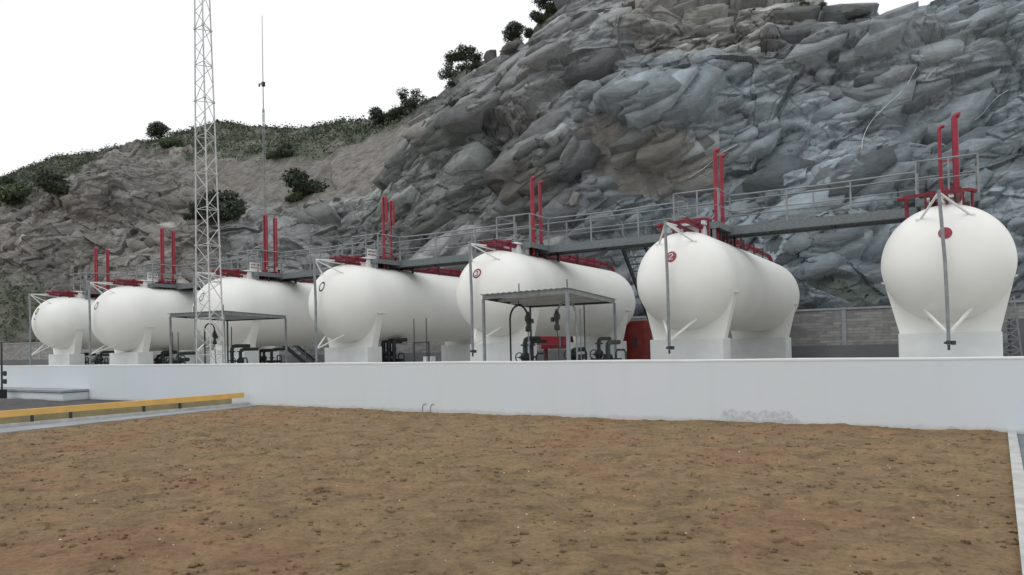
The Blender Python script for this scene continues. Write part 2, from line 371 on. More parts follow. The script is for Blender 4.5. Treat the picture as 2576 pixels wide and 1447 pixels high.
# left apron, low kerb, asphalt
def xl(Y): return -17.30 - 0.045 * (Y - 7)
def xb(Y): return -18.64 + 0.07 * (Y - 7.9)
def strip(name, fa, fb, z0, z1, mat, y0=-3, y1=14.298):
    return MB().hexa([(fa(y0), y0, z0), (fb(y0), y0, z0), (fb(y1), y1, z0), (fa(y1), y1, z0), (fa(y0), y0, z1), (fb(y0), y0, z1), (fb(y1), y1, z1), (fa(y1), y1, z1)]).build(name, mat)
strip('apron', lambda y: xb(y) + 0.11, lambda y: xl(y) - 0.003, -0.1, 0.035, m_conc)['kind'] = 'structure'
o = strip('kerb', lambda y: xb(y) - 0.42, lambda y: xb(y) - 0.30, -0.1, 0.24, m_khaki, 2, 14.0)  # mottled khaki yellow over the whole kerb
tag(o, 'low khaki yellow kerb behind the yellow barrier rail', 'kerb')
o = strip('kerb', lambda y: xb(y) - 0.06, lambda y: xb(y) + 0.10, -0.1, 0.10, m_kerb)
tag(o, 'pale concrete kerb carrying the posts of the yellow barrier', 'kerb')
MB().box(-60, -19.2, -20, 14.298, -0.1, 0.03).build('road', m_asph)['kind'] = 'structure'
r_ = root('barrier_rail', 'long low yellow steel barrier rail on short dark posts', 'barrier', (xb(8), 8, 0.1))
b_ = MB(); b_.bar((xb(2.5), 2.5, 0.33), (xb(14.15), 14.15, 0.335), 0.13, 0.145); b_.build('rail', m_yellow, r_)
for x in (78, 175, 360, 450):
    # post positions on the rail line
    best = min(np.arange(2.5, 14.1, 0.02), key=lambda Y: abs((lambda P: (P.dot(rt) / P.dot(fw)) * F_ + 1288)(Vector((xb(Y), Y, 0))) - x))
    MB().bar((xb(best), best, 0.10), (xb(best), best, 0.25), 0.07, 0.05).build('post', m_dgrey, r_)
# low box wall by the long wall
r_ = root('low_wall', 'low white plastered box wall with a grey coping at the left end of the long wall', 'wall', (-30, 13.9, 0.03))
MB().box(-34, -27.0, 13.4, 14.29, 0.03, 0.30).build('wall_body', m_wall, r_)
MB().box(-34.02, -26.95, 13.34, 14.292, 0.325, 0.40).build('coping', m_conc, r_)
MB().box(-33.9, -27.05, 13.5, 14.28, 0.30, 0.325).build('shadow_gap', m_dgrey, r_)
# mound of dark soil near it
mb = MB(); pr = [(math.cos(a) , math.sin(a)) for a in np.linspace(0, 2 * math.pi, 18, endpoint=False)]
vs = [(-27.6 + 2.9 * c, 12.2 + 0.8 * s_, 0.03) for c, s_ in pr] + [(-27.6 + 1.8 * c + 0.2 * random.random(), 12.2 + 0.5 * s_, 0.12 + 0.05 * random.random()) for c, s_ in pr] + [(-27.7, 12.25, 0.17)]
fs = [(i, (i + 1) % 18, 18 + (i + 1) % 18, 18 + i) for i in range(18)] + [(18 + i, 18 + (i + 1) % 18, 36) for i in range(18)]
mb.add(vs, fs, True); o = mb.build('soil_heap', m_asph); tag(o, 'flat heap of dark soil at the foot of the low white box wall', 'soil heap')

# ================================================================ LONG WHITE WALL
r_ = root('boundary_wall', 'long low white plastered wall running in front of the storage tanks', 'wall', (-18, 14.4, 0))
MB().box(-52, 14, 14.3, 14.5, -0.1, 1.235).build('wall_body', m_wall, r_)
c = MB(); N = 60
for i in range(N):
    x0, x1 = -52 + 66 * i / N, -52 + 66 * (i + 1) / N
    d0, d1 = 0.006 * math.sin(i * 1.7), 0.006 * math.sin((i + 1) * 1.7)
    sec = lambda x, d: [(x, 14.292, 1.232), (x, 14.292, 1.262 + d), (x, 14.305, 1.277 + d), (x, 14.495, 1.277 + d), (x, 14.508, 1.262 + d), (x, 14.508, 1.232)]
    a, b2 = sec(x0, d0), sec(x1, d1)
    c.add(a + b2, [(j, (j + 1) % 6, 6 + (j + 1) % 6, 6 + j) for j in range(6)])
c.build('coping', m_plinth, r_)
# two thin bent wires at the wall foot
for dx, px in ((0, 1062), (0.09, 1075)):
    P = atY(px, 1036, 14.28)
    pts = [(P.x + dx + 0.10 * (1 - math.cos(t)), 14.283, 0.0 + 0.22 * math.sin(t) ** 0.5 if t > 0 else 0.0) for t in np.linspace(0, 1.9, 9)]
    o = MB().tube(pts, 0.006, 6).build('wire', m_dgrey)
    tag(o, 'left thin grey bent wire at the foot of the white wall' if dx == 0 else 'right thin grey bent wire at the foot of the white wall', 'wire', 'bent wires at the wall foot')

MB().box(-75, 20, 14.5, 36.2, -0.1, FLOOR).build('yard_floor', m_yard)['kind'] = 'structure'

# back masonry wall
r_ = root('masonry_wall', 'grey block masonry wall at the foot of the quarry face', 'wall', (-30, 34, FLOOR))
bw = MB(); bw.box(-90, 16, 34, 34.25, 1.32, 2.86); bw.build('wall_body', m_block, r_)
MB().box(-90, 16, 33.9, 34.25, FLOOR, 1.315).build('plain_base', m_plain, r_)
cp = MB(); cp.box(-90, 16, 33.95, 34.3, 2.862, 2.95); cp.build('coping', m_conc, r_)
for i in range(14):
    x = -88 + i * 7.6 + 0.35
    MB().box(x, x + 0.16, 33.96, 34.31, 1.318, 2.86).build('pier', m_conc, r_)

# ================================================================ CLIFF
def interp(pts, x): p = np.array(pts, float); return np.interp(x, p[:, 0], p[:, 1])
CREST = [(-900, 640), (-300, 520), (0, 447), (60, 425), (140, 390), (240, 382), (340, 352), (400, 352), (440, 336), (490, 320), (560, 300), (640, 314), (750, 320), (830, 310), (940, 296), (1000, 278), (1060, 262), (1100, 245), (1135, 215), (1180, 180), (1220, 150), (1290, 118), (1330, 78), (1380, 38), (1410, 5), (1470, -35), (1600, -80), (1750, -70), (1900, -50), (2040, -25), (2075, 0), (2110, 12), (2150, 4), (2205, 4), (2222, 30), (2250, 32), (2290, 28), (2350, 6), (2400, -15), (2600, -60), (3200, -200), (3500, -220)]
LEDGE = [(-900, 800), (-100, 620), (100, 520), (300, 470), (450, 520), (560, 548), (700, 522), (830, 495), (920, 460), (1000, 418), (1080, 385), (1140, 330), (1200, 240), (1300, 190), (1500, 60), (1800, 40), (2200, 130), (2600, 80), (3500, 0)]
nx, ny = 1560, 660
xs = np.linspace(-0.78, 0.92, nx); px = 1288 + 1805 * xs
yh = 869 - (px - 1288) * math.tan(ROLL)
baseZ = 37.2 / (0.8526 + 0.5225 * xs)
cz = interp([(-900, 200), (0, 138), (300, 122), (600, 108), (800, 98), (1000, 86), (1120, 74), (1250, 66), (1450, 61), (1800, 56), (2100, 51), (2300, 49), (2600, 45), (3500, 42)], px)
lf = interp([(-900, .5), (0, .45), (450, .40), (700, .30), (1000, .32), (1150, .40), (1300, .55), (2600, .55)], px)
eC = (yh - interp(CREST, px)) / 1805; eL = (yh - interp(LEDGE, px)) / 1805
zB = np.full(nx, 0.3); zC = EYE + eC * cz; Lz = baseZ + lf * (cz - baseZ); zL = EYE + eL * Lz
V = np.concatenate([np.linspace(0, 1, 330, endpoint=False), np.linspace(1, 2, 300, endpoint=False), np.linspace(2, 3, ny - 630)])
D = np.zeros((ny, nx)); Zz = np.zeros((ny, nx))
for i, v in enumerate(V):
    if v < 1:
        t = v; D[i] = baseZ + (Lz - baseZ) * (t ** 1.12); Zz[i] = zB + (zL - zB) * t
    elif v < 2:
        t = v - 1; D[i] = Lz + (cz - Lz) * (0.9 * t + 0.1 * t * t); Zz[i] = zL + (zC - zL) * t ** 0.97
    else:
        t = v - 2; D[i] = cz + 45 * t; Zz[i] = zC - 2.5 * t - 9 * t * t
X = D * (fw.x + xs[None, :] * rt.x); Y = D * (fw.y + xs[None, :] * rt.y)
PX = np.broadcast_to(px, (ny, nx)); PY = yh[None, :] - 1805 * (Zz - EYE) / D
# normals of the smooth surface
P0 = np.stack([X, Y, Zz], -1)
du = np.gradient(P0, axis=1); dv = np.gradient(P0, axis=0); Nn = np.cross(du, dv); Nn /= np.linalg.norm(Nn, axis=-1, keepdims=True)
for _ in range(3):
    Nn[:, 8:-8] = (Nn[:, :-16] + Nn[:, 8:-8] + Nn[:, 16:]) / 3; Nn[8:-8] = (Nn[:-16] + Nn[8:-8] + Nn[16:]) / 3
Nn /= np.linalg.norm(Nn, axis=-1, keepdims=True)
# surface coordinates in metres
ds = np.linalg.norm(du, axis=-1); S = X * 1.0 + Y * 0.25; T = Zz + 0.55 * Y
def gauss(x, y, rx, ry, rot=0.0):
    a = math.radians(rot); u = (PX - x) * math.cos(a) + (PY - y) * math.sin(a); q = -(PX - x) * math.sin(a) + (PY - y) * math.cos(a)
    return np.exp(-((u / rx) ** 2 + (q / ry) ** 2))
n_s = fbm(S * 0.12, T * 0.15, 3, 5)
# smooth (earth) areas and vegetation masks
beige = sstep(0, 1, gauss(700, 430, 330, 85, -8) * 1.5 + gauss(900, 400, 160, 80, -25) + 0.6 * gauss(1000, 350, 100, 50, -30) + 0.35 * gauss(200, 430, 260, 40, -10) - 0.35)
fan = sstep(0.30, 0.85, gauss(1560, 400, 60, 110, -22) + 0.8 * gauss(1660, 475, 110, 40, 18) + 1.1 * (n_s - 0.5))
rubble = sstep(0.3, 0.7, gauss(1850, 120, 190, 75, 8) + gauss(1290, 330, 120, 70, 0) + 0.8 * gauss(1480, 440, 110, 60) + 0.7 * gauss(2000, 640, 220, 60))
redp = sstep(0.3, 0.8, gauss(1100, 335, 75, 60, -25) + 0.4 * (n_s - 0.5))
crestd = PY - interp(CREST, px)[None, :]
vegn = fbm(S * 0.25, T * 0.3, 21, 5)
vegw = interp([(-900, 60), (0, 75), (140, 60), (300, 14), (420, 30), (480, 70), (640, 95), (800, 75), (950, 55), (1060, 25), (1100, 8), (1150, -30), (4000, -30)], px)[None, :]
veg = sstep(-0.1, 0.15, (vegw - crestd) / 100 + 0.7 * (vegn - 0.5)) * (PX < 1150)
veg = np.maximum(veg, sstep(0.35, 0.7, gauss(20, 790, 120, 110) + 1.2 * (vegn - 0.5)) * 0.9)
veg = np.maximum(veg, sstep(0.3, 0.6, gauss(2140, 752, 95, 26) * (0.4 + 1.2 * vegn)) * 0.7)
veg = np.maximum(veg, sstep(0.4, 0.65, gauss(2060, -10, 70, 30)))
smooth = np.clip(np.maximum.reduce([beige * 0.9, fan * 0.9, veg * 0.7]), 0, 1)
hard = 1 - smooth
left = sstep(1050, 700, PX)
S0, T0 = S, T
disp = np.zeros((ny, nx)); shade = np.zeros((ny, nx)); crackm = np.zeros((ny, nx))
wx = 2.6 * (fbm(S * 0.18, T * 0.2, 41, 4) - 0.5); wy = 2.6 * (fbm(S * 0.18, T * 0.2, 47, 4) - 0.5)
wx2 = 0.22 * (fbm(S * 1.4, T * 1.6, 43, 3) - 0.5); wy2 = 0.22 * (fbm(S * 1.4, T * 1.6, 49, 3) - 0.5)
att = 1.0
turn = 0.5 * (fbm(S * 0.1, T * 0.1, 77, 3) - 0.5)
pick = (left + turn) > 0.5
for (size, an, ang, angL, amp, stp, sd_) in ((9.5, 1.5, 42, -18, 2.0, 0, 101), (6.5, 1.4, 55, -30, -1.1, 0, 151), (4.6, 1.6, 30, -24, 1.35, 0.45, 202), (3.1, 1.5, 12, -10, -0.75, 0, 252), (2.3, 1.5, 22, -18, 0.70, 0.30, 303), (1.5, 1.4, 40, -30, -0.36, 0, 353), (1.15, 1.4, 30, -22, 0.28, 0.14, 404), (0.6, 1.3, 12, -15, -0.11, 0, 505)):
    k_ = size / 2.0
    if size < 2: S = S0 + 0.8 * disp; T = T0 + 1.1 * disp
    s1 = S + wx * min(1, k_) * 0.14 + wx2 * 0.2; t1 = T + wy * min(1, k_) * 0.14 + wy2 * 0.2
    A_ = np.where(pick, math.radians(angL), math.radians(ang))
    u = (s1 * np.cos(A_) + t1 * np.sin(A_)) / (size * an); q = (-s1 * np.sin(A_) + t1 * np.cos(A_)) / size * 1.2
    val, gap, hid = facets(u, q, sd_)
    for _ in range(3 if size > 6 else (1 if size > 3 else 0)):
        val = np.pad(val, 1, mode='edge'); val = (val[:-2] + 2 * val[1:-1] + val[2:]) / 4; val = (val[:, :-2] + 2 * val[:, 1:-1] + val[:, 2:]) / 4
    if size == 2.3:      # keep steep ledge faces clean: fade the fine relief where the big relief is steep
        gr = np.maximum(np.abs(np.gradient(disp, axis=0)), np.abs(np.gradient(disp, axis=1)))
        for _ in range(3): gr = np.pad(gr, 1, mode='edge'); gr = np.maximum.reduce([gr[:-2, 1:-1], gr[2:, 1:-1], gr[1:-1, 1:-1], gr[1:-1, :-2], gr[1:-1, 2:]])
        att = 1 / (1 + (gr / 0.38) ** 2)
    g = hard if size < 9 else 0.35 + 0.65 * hard
    if size < 1.3: g = g * (1 + 1.2 * rubble) + 0.35 * smooth
    if size < 2.5: g = g * att
    disp += amp * (val - 0.40) * g * (1 - 0.2 * left)
    if stp > 0:
        f1, f2, cx, cy, dx, dy = voro(u * 0.83 + 3.1, q * 0.83 - 1.7, sd_ + 9); disp += stp * (_h(cx, cy, 4) - 0.5) * 1.6 * g
        crackm = np.maximum(crackm, sstep(0.09 / size, 0.0, f2 - f1) * g * 0.5)
        shade += (_h(cx, cy, 6) - 0.5) * g * 0.16
    if amp > 0: crackm = np.maximum(crackm, sstep(0.11 / size, 0.0, gap) * g * (0.7 if size < 3 else 0.5))
    shade += (hid - 0.5) * g * (0.26 if size > 2 else 0.18)
Sd, Td = S, T; S, T = S0, T0
disp += (fbm(S * 0.07, T * 0.07, 71, 3) - 0.5) * 2.4 + (fbm(Sd * 1.1, Td * 1.3, 75, 4) - 0.5) * (0.10 + 0.25 * smooth) * att
disp += (fbm(Sd * 3.0, Td * 3.5, 76, 3) - 0.5) * 0.06 * att
disp *= sstep(0, 0.05, V)[:, None] * 0.85 + 0.15
farfade = np.where(PX < 1150, 1 - 0.65 * sstep(1.75, 2.0, V)[:, None], 1)
disp *= farfade
P = P0 + Nn * disp[..., None]
for _ in range(2):      # bring the broken crest back to the ridge height of the hill
    Dq = P[..., 0] * fw.x + P[..., 1] * fw.y; qx = 1288 + 1805 * (P[..., 0] * rt.x + P[..., 1] * rt.y) / Dq; qy = yh[None, :] - 1805 * (P[..., 2] - EYE) / Dq
    m_ = slice(330, 650); bins = np.clip(((qx[m_] + 600) / 12).astype(int), 0, 349); top = np.full(350, 1e9); np.minimum.at(top, bins.ravel(), qy[m_].ravel())
    bx_ = np.arange(350) * 12 - 594.0; ok = top < 1e8; dl = np.interp(px, bx_[ok], top[ok]) - interp(CREST, px)
    kk = np.ones(31) / 31; dl = np.convolve(np.pad(dl, 15, mode='edge'), kk, 'valid')
    P[..., 2] += (dl[None, :] * Dq / 1805) * np.clip(V - 0.7, 0, 1.3)[:, None] / 1.3
# tints
base = np.zeros((ny, nx, 3))
def lay(c, m_): 
    global base
    base = base * (1 - m_[..., None]) + np.array(c) * m_[..., None]
one = np.ones((ny, nx))
lay((0.178, 0.208, 0.228), one)
lay((0.176, 0.184, 0.185), sstep(1750, 1350, PX + 300 * (n_s - 0.5)) )
lay((0.196, 0.198, 0.188), sstep(0.3, 0.7, gauss(1850, 60, 360, 150, 5) + 0.5 * (n_s - 0.5)))
lay((0.165, 0.186, 0.180), 0.7 * sstep(0.2, 0.9, gauss(1080, 480, 330, 130, -25) + 0.9 * (n_s - 0.5)))
lay((0.172, 0.166, 0.152), sstep(950, 550, PX + 300 * (n_s - 0.5)) * sstep(520, 410, PY - 90 * (n_s - 0.5) - (PX < 560) * 500))
lay((0.152, 0.147, 0.137), sstep(650, 350, PX + 300 * (n_s - 0.5)))
lay((0.178, 0.170, 0.156), beige)
lay((0.128, 0.116, 0.103), fan * 0.85)
lay((0.215, 0.24, 0.258), 0.9 * sstep(0.25, 0.8, gauss(2230, 150, 330, 130, 0) + 0.4 * (n_s - 0.5)))
lay((0.170, 0.163, 0.142), 0.8 * sstep(0.3, 0.8, gauss(1720, 440, 110, 50, 20) + 0.5 * (n_s - 0.5)))
lay((0.125, 0.106, 0.098), redp * 0.8)
lay((0.140, 0.136, 0.124), 0.6 * sstep(0.3, 0.9, gauss(1720, 420, 200, 60, 10) + 0.6 * (n_s - 0.5)))
lay((0.165, 0.153, 0.132), 0.6 * sstep(0.3, 0.9, gauss(1350, 480, 120, 40, -10) + 0.6 * (n_s - 0.5)))
base *= 1.12 * np.clip(1 + shade * 1.25, 0.45, 1.9)[..., None]
base *= (1 - 0.55 * crackm)[..., None]  # cracks between blocks darkened, their occlusion painted into the tint
streak = sstep(0.56, 0.70, fbm(S * 0.5, T * 0.12, 88, 5)); base *= (1 - 0.22 * streak)[..., None]
pale = sstep(0.60, 0.72, fbm(S * 0.35, T * 0.5, 89, 6, 0.6)) * hard; base *= (1 + 0.22 * pale)[..., None]
lay((0.080, 0.095, 0.062), veg * (0.35 + 0.5 * sstep(0.35, 0.65, vegn)))
tint = np.concatenate([np.clip(base, 0.02, 0.9), np.ones((ny, nx, 1))], -1).reshape(-1, 4)
cliff = grid_mesh('quarry_hill', P.reshape(-1, 3), ny, nx, m_rock, tint)
cliff.data.polygons.foreach_set('use_smooth', np.zeros(len(cliff.data.polygons), bool))
struct(cliff)
# angular fractured slabs standing proud of the face
def slab_layer(n, seed):
    r = np.random.default_rng(seed)
    wgt = (hard ** 3 * (0.12 + 0.88 * sstep(900, 1250, PX)) * (0.12 + sstep(0.45, 0.62, fbm(S0 * 0.11, T0 * 0.11, 321, 3))) * (1 - 0.72 * sstep(1750, 2050, PX)) * (1 - 0.8 * fan) * (PY > -120) * (PX > 20) * (PX < 2620) * (V[:, None] > 0.04) * (V[:, None] < 1.97) * np.linalg.norm(np.gradient(P0, axis=1), axis=-1)).ravel()
    wgt *= (1 - veg.ravel()); wgt /= wgt.sum(); idx = r.choice(len(wgt), n, p=wgt)
    C = P.reshape(-1, 3)[idx]; N_ = Nn.reshape(-1, 3)[idx]; tn = base.reshape(-1, 3)[idx]; lf_ = left.ravel()[idx]
    right_ = np.cross(np.array([0, 0, 1.0]), N_) * -1; right_ /= np.linalg.norm(right_, axis=1, keepdims=True)
    right_ *= np.sign((right_ @ np.array([rt.x, rt.y, 0])))[:, None]
    upv_ = np.cross(N_, right_); upv_ *= np.sign(upv_[:, 2])[:, None]
    ang_ = np.radians(np.where(lf_ > 0.5, r.normal(-20, 8, n), r.normal(22, 8, n)))
    e1 = right_ * np.cos(ang_)[:, None] + upv_ * np.sin(ang_)[:, None]; e2 = -right_ * np.sin(ang_)[:, None] + upv_ * np.cos(ang_)[:, None]
    rad = 0.30 + 1.45 * r.random(n) ** 2.6; K = 6
    th = (np.arange(K)[None] + 0.8 * (r.random((n, K)) - 0.5)) / K * 2 * math.pi
    rr_ = rad[:, None] * (0.62 + 0.5 * r.random((n, K)))
    a = rr_ * np.cos(th) * 1.5; b = rr_ * np.sin(th) * 0.72
    hgt = 0.04 + rad * (0.0 + 0.15 * r.random(n)); ta = 0.09 * r.normal(size=n); tb = -0.03 - 0.20 * r.random(n)
    top = hgt[:, None] + ta[:, None] * a + tb[:, None] * b
    bot = -0.9 * rad[:, None] - 0.3 + 0 * a
    Vt = C[:, None] + e1[:, None] * a[..., None] + e2[:, None] * b[..., None] + N_[:, None] * top[..., None]
    Vb = C[:, None] + e1[:, None] * (a * 1.04)[..., None] + e2[:, None] * (b * 0.96 + 0.10 * rad[:, None])[..., None] + N_[:, None] * bot[..., None]
    VV = np.concatenate([Vt, Vb], 1).reshape(-1, 3)
    o0 = (np.arange(n) * 2 * K)[:, None]
    ngon = (o0 + np.arange(K)[None])
    q = np.stack([np.arange(K), (np.arange(K) + 1) % K, K + (np.arange(K) + 1) % K, K + np.arange(K)], -1)[::1]
    quads = (o0[:, :, None] + q[None])[..., ::-1].reshape(-1, 4)
    loops = np.concatenate([ngon.ravel(), quads.ravel()]); tot = np.concatenate([np.full(n, K), np.full(len(quads), 4)]); st = np.concatenate([[0], np.cumsum(tot)[:-1]])
    me = bpy.data.meshes.new('rock_slabs'); me.vertices.add(len(VV)); me.vertices.foreach_set('co', VV.astype(np.float32).ravel())
    me.loops.add(len(loops)); me.loops.foreach_set('vertex_index', loops.astype(np.int32)); me.polygons.add(len(tot))
    me.polygons.foreach_set('loop_start', st.astype(np.int32)); me.polygons.foreach_set('loop_total', tot.astype(np.int32)); me.update(calc_edges=True)
    col = np.repeat(tn * (0.84 + 0.46 * r.random((n, 1))), 2 * K, 0); at_ = me.color_attributes.new('tint', 'FLOAT_COLOR', 'POINT'); at_.data.foreach_set('color', np.concatenate([col, np.ones((len(col), 1))], 1).astype(np.float32).ravel())
    me.materials.append(m_rock); o = bpy.data.objects.new('rock_slabs', me); COL.objects.link(o)
    tag(o, 'angular fractured rock slabs covering the quarry face', 'rock'); o['kind'] = 'stuff'
slab_layer(2500, 77)
# screen map of the finished surface, used to seat plants and cables on it
Dn = P[..., 0] * fw.x + P[..., 1] * fw.y; Rn = P[..., 0] * rt.x + P[..., 1] * rt.y
QX = 1288 + 1805 * Rn / Dn; QY = 869 - (QX - 1288) * math.tan(ROLL) - 1805 * (P[..., 2] - EYE) / Dn
vis_rows = 630
def seat(x, y):
    d = (QX[:vis_rows] - x) ** 2 + (QY[:vis_rows] - y) ** 2
    dm = d.min(); cand = np.where(d < dm + 16, Dn[:vis_rows], 1e9); i = np.unravel_index(np.argmin(cand), d.shape)
    return Vector(P[i]), Vector(Nn[i])

# ================================================================ STORAGE TANKS
ORD = ['rightmost', 'second from the right', 'third from the right', 'middle', 'third from the left', 'second from the left', 'leftmost']
TX = [-0.07, -6.91, -13.73, -21.05, -28.56, -36.94, -43.40]
TR = [1.5, 1.5, 1.53, 1.6, 1.62, 1.72, 1.5]
VT = [7.72, 7.82, 7.88, 8.1, 8.2, 8.42, 7.95]
VX = [0.20, 0.42, 0.38, 0.34, 0.26, 0.30, 0.2]
TZ, YF, PT = 3.5, 21.6, 1.73
YRS = [30.4, 31.9, 30.4, 30.4, 30.4, 30.4, 30.4]
BADGE = ['with a plain solid red disc', 'with a red disc and white figure', 'with a red ring badge', 'with a bold black zero', 'behind the lattice tower', 'left of the lattice tower with a black zero', 'with a grey smudged mark']
def head_y(X, R, x, z):      # y of the front head surface
    return YF - math.sqrt(max(R * R - (x - X) ** 2 - (z - TZ) ** 2, 0))
def top_z(R, dx): return TZ + math.sqrt(R * R - dx * dx)
def saddle(t, X, R, y0, y1):
    # curved plate saddle: flared outer edge, inner edge follows the shell
    N = 24; A = math.radians(112)
    pts_o = []; pts_i = []
    for i in range(N + 1):
        a = -A / 2 * 1.32 + A * 1.32 * i / N
        xi, zi = X + R * 0.998 * math.sin(a), TZ - R * 0.998 * math.cos(a)
        f = i / N; xo = X + (2 * f - 1) * (0.74 * R + 0.0)
        zo = PT - 0.012
        pts_i.append((xi, zi)); pts_o.append((xo, zo))
    vs = []; n = N + 1
    for y in (y0, y1):
        vs += [(x, y, z) for x, z in pts_o] + [(x, y, z) for x, z in pts_i]
    fs = []
    for i in range(N):
        fs.append((i, i + 1, n + i + 1, n + i)); fs.append((2 * n + i + 1, 2 * n + i, 3 * n + i, 3 * n + i + 1))
        fs.append((i, 2 * n + i, 2 * n + i + 1, i + 1)); fs.append((n + i, n + i + 1, 3 * n + i + 1, 3 * n + i))
    for e in (0, N):
        fs.append((e, n + e, 3 * n + e, 2 * n + e))
    m = MB(); m.add(vs, fs); s = m.build('saddle', m_tank, t)
    for e, sg in ((0, -1), (N, 1)):
        x, z = pts_i[e]; c = MB()
        c.box(x - 0.06 if sg < 0 else x - 0.02, x + 0.02 if sg < 0 else x + 0.06, y0 - 0.04, y1 + 0.04, z - 0.012, z + 0.022)
        c.build('cap_plate', m_white, s)
    return s
def make_tank(i):
    YR = YRS[i]
    X, R = TX[i], TR[i]; T = TZ + R
    t = root('storage_tank', 'white storage tank %s, %s' % (BADGE[i], ORD[i] + (' in the row' if i in (0, 3, 6) else '')), 'storage tank', (X, 25.5, PT), 'white storage tanks in a row')
    prof = []
    n = 18
    for k in range(n + 1):
        a = math.pi / 2 * k / n; prof.append((YF - R * math.cos(a), R * math.sin(a)))
    for y in np.linspace(YF, YR, 12)[1:-1]: prof.append((float(y), R))
    prof += [(YR + R * math.sin(math.pi / 2 * k / n), R * math.cos(math.pi / 2 * k / n)) for k in range(1, n + 1)]
    MB().lathe((X, 0, TZ), (0, 1, 0), prof, 96).build('shell', m_tank, t)
    saddle(t, X, R, 21.62, 21.98); saddle(t, X, R, YR - 0.7, YR - 0.3)
    # number badge on the front head
    bx, bz = X + 0.0, TZ + 0.62
    def disc(rad, lift, cx=bx, cz=bz, r0=0.0, asp=1.0, N=28):
        vs = []; rings = [r0, rad] if r0 else [0.0001, rad * 0.5, rad]
        for rr in rings:
            for k in range(N):
                a = 2 * math.pi * k / N; x = cx + rr * asp * math.cos(a); z = cz + rr * math.sin(a)
                vs.append((x, head_y(X, R, x, z) - lift, z))
        fs = [(q * N + k, q * N + (k + 1) % N, (q + 1) * N + (k + 1) % N, (q + 1) * N + k) for q in range(len(rings) - 1) for k in range(N)]
        return MB().add(vs, fs, True)
    def stroke(poly, wd, lift, parent, mat):
        m = MB(); pts = []
        for x, z in poly:
            pts.append((bx + x, head_y(X, R, bx + x, bz + z) - lift, bz + z))
        m.tube(pts, wd, 6); return m.build('numeral', mat, parent)
    if i == 0:
        disc(0.15, 0.006).build('number_badge', m_red, t)
    elif i == 1:
        b = disc(0.165, 0.006).build('number_badge', m_red, t)
        stroke([(-0.065, 0.05), (-0.03, 0.085), (0.03, 0.085), (0.055, 0.04), (0.0, -0.01), (-0.06, -0.075), (0.065, -0.075)], 0.017, 0.012, b, m_white)
    elif i == 2:
        b = disc(0.17, 0.006, r0=0.115).build('number_badge', m_red, t)
        disc(0.112, 0.004).build('plate', m_white, b)
        stroke([(-0.05, 0.06), (0.0, 0.08), (0.045, 0.045), (0.0, 0.0), (0.05, -0.04), (0.0, -0.08), (-0.05, -0.06)], 0.014, 0.012, b, m_red)
    elif i < 6:
        th = (0.06, 0.045, 0.055)[i - 3]
        disc(0.20, 0.006, r0=0.20 - th, asp=0.72).build('number_badge', m_mark, t)
    else:
        disc(0.20, 0.006, r0=0.10, asp=0.6).build('number_badge', m_dgrey, t)
        disc(0.06, 0.006, cz=bz - 0.42, r0=0.035, asp=1.2).build('small_mark', m_dgrey, t)
    # front drain pipe with struts
    yp = YF - R - 0.22; xo = 0.10 if i == 0 else 0.03
    ztop, zbot = 5.12 + (R - 1.5), (1.42 if i < 3 else 1.0)
    dm = m_grey if i else m_lgrey
    MB().tube([(X - xo, yp, ztop), (X - xo * 0.2, yp + 0.02, 3.4), (X, yp, 2.2), (X, yp, zbot)], 0.042 if i < 2 else 0.05, 10).build('drain_pipe', m_grey, t)
    v = MB(); v.cyl((X, yp, zbot + 0.02), (X, yp, zbot + 0.10), 0.065); v.cyl((X - 0.10, yp, zbot + 0.05), (X + 0.12, yp, zbot + 0.05), 0.025); v.cyl((X + 0.10, yp, zbot + 0.0), (X + 0.10, yp, zbot + 0.1), 0.05)
    v.cyl((X, yp, zbot - 0.12), (X, yp, zbot), 0.03); v.build('drain_valve', m_dgrey, t)
    for sg in (-1, 1):
        x2, z2 = X + sg * 0.52, T - 0.42
        MB().bar((X - xo, yp + 0.03, ztop - 0.06), (x2, head_y(X, R, x2, z2) + 0.01, z2), 0.05, 0.035).build('upper_strut', m_white, t)
        MB().bar((x2 - 0.12, head_y(X, R, x2, z2 ) - 0.01, z2 - 0.01), (x2 + 0.12, head_y(X, R, x2, z2) - 0.01, z2 - 0.01), 0.03, 0.03).build('strut_foot', m_white, t)
        x2, z2 = X + sg * 0.50, TZ - R * 0.80
        MB().bar((X, yp + 0.03, 1.68), (x2, head_y(X, R, x2, z2) + 0.02, z2), 0.06, 0.045).build('lower_strut', m_white, t)
    # top bracket from drain pipe head back to the shell
    m = MB(); m.bar((X - xo, yp, ztop - 0.05), (X, YF - 0.2, ztop + 0.02), 0.045); m.bar((X, YF - 0.25, T - 0.1), (X, YF - 0.25, ztop + 0.02), 0.05)
    m.bar((X - xo, yp + 0.4, ztop - 0.05), (X, YF - 0.25, T + 0.0), 0.035); m.build('top_bracket', m_white, t)
    # manway box with red cover
    m = MB(); m.bevbox(X - 0.36, X + 0.40, YF + 0.65, YF + 1.35, T - 0.12, T + 0.28, 0.03); mw = m.build('manway', m_white, t)
    MB().bevbox(X - 0.42, X + 0.46, YF + 0.58, YF + 1.42, T + 0.283, T + 0.34, 0.02).build('cover_lid', m_white, mw)
    MB().cyl((X - 0.2, YF + 0.5, T + 0.1), (X - 0.2, YF + 0.7, T + 0.1), 0.10).build('nozzle', m_dred, t)
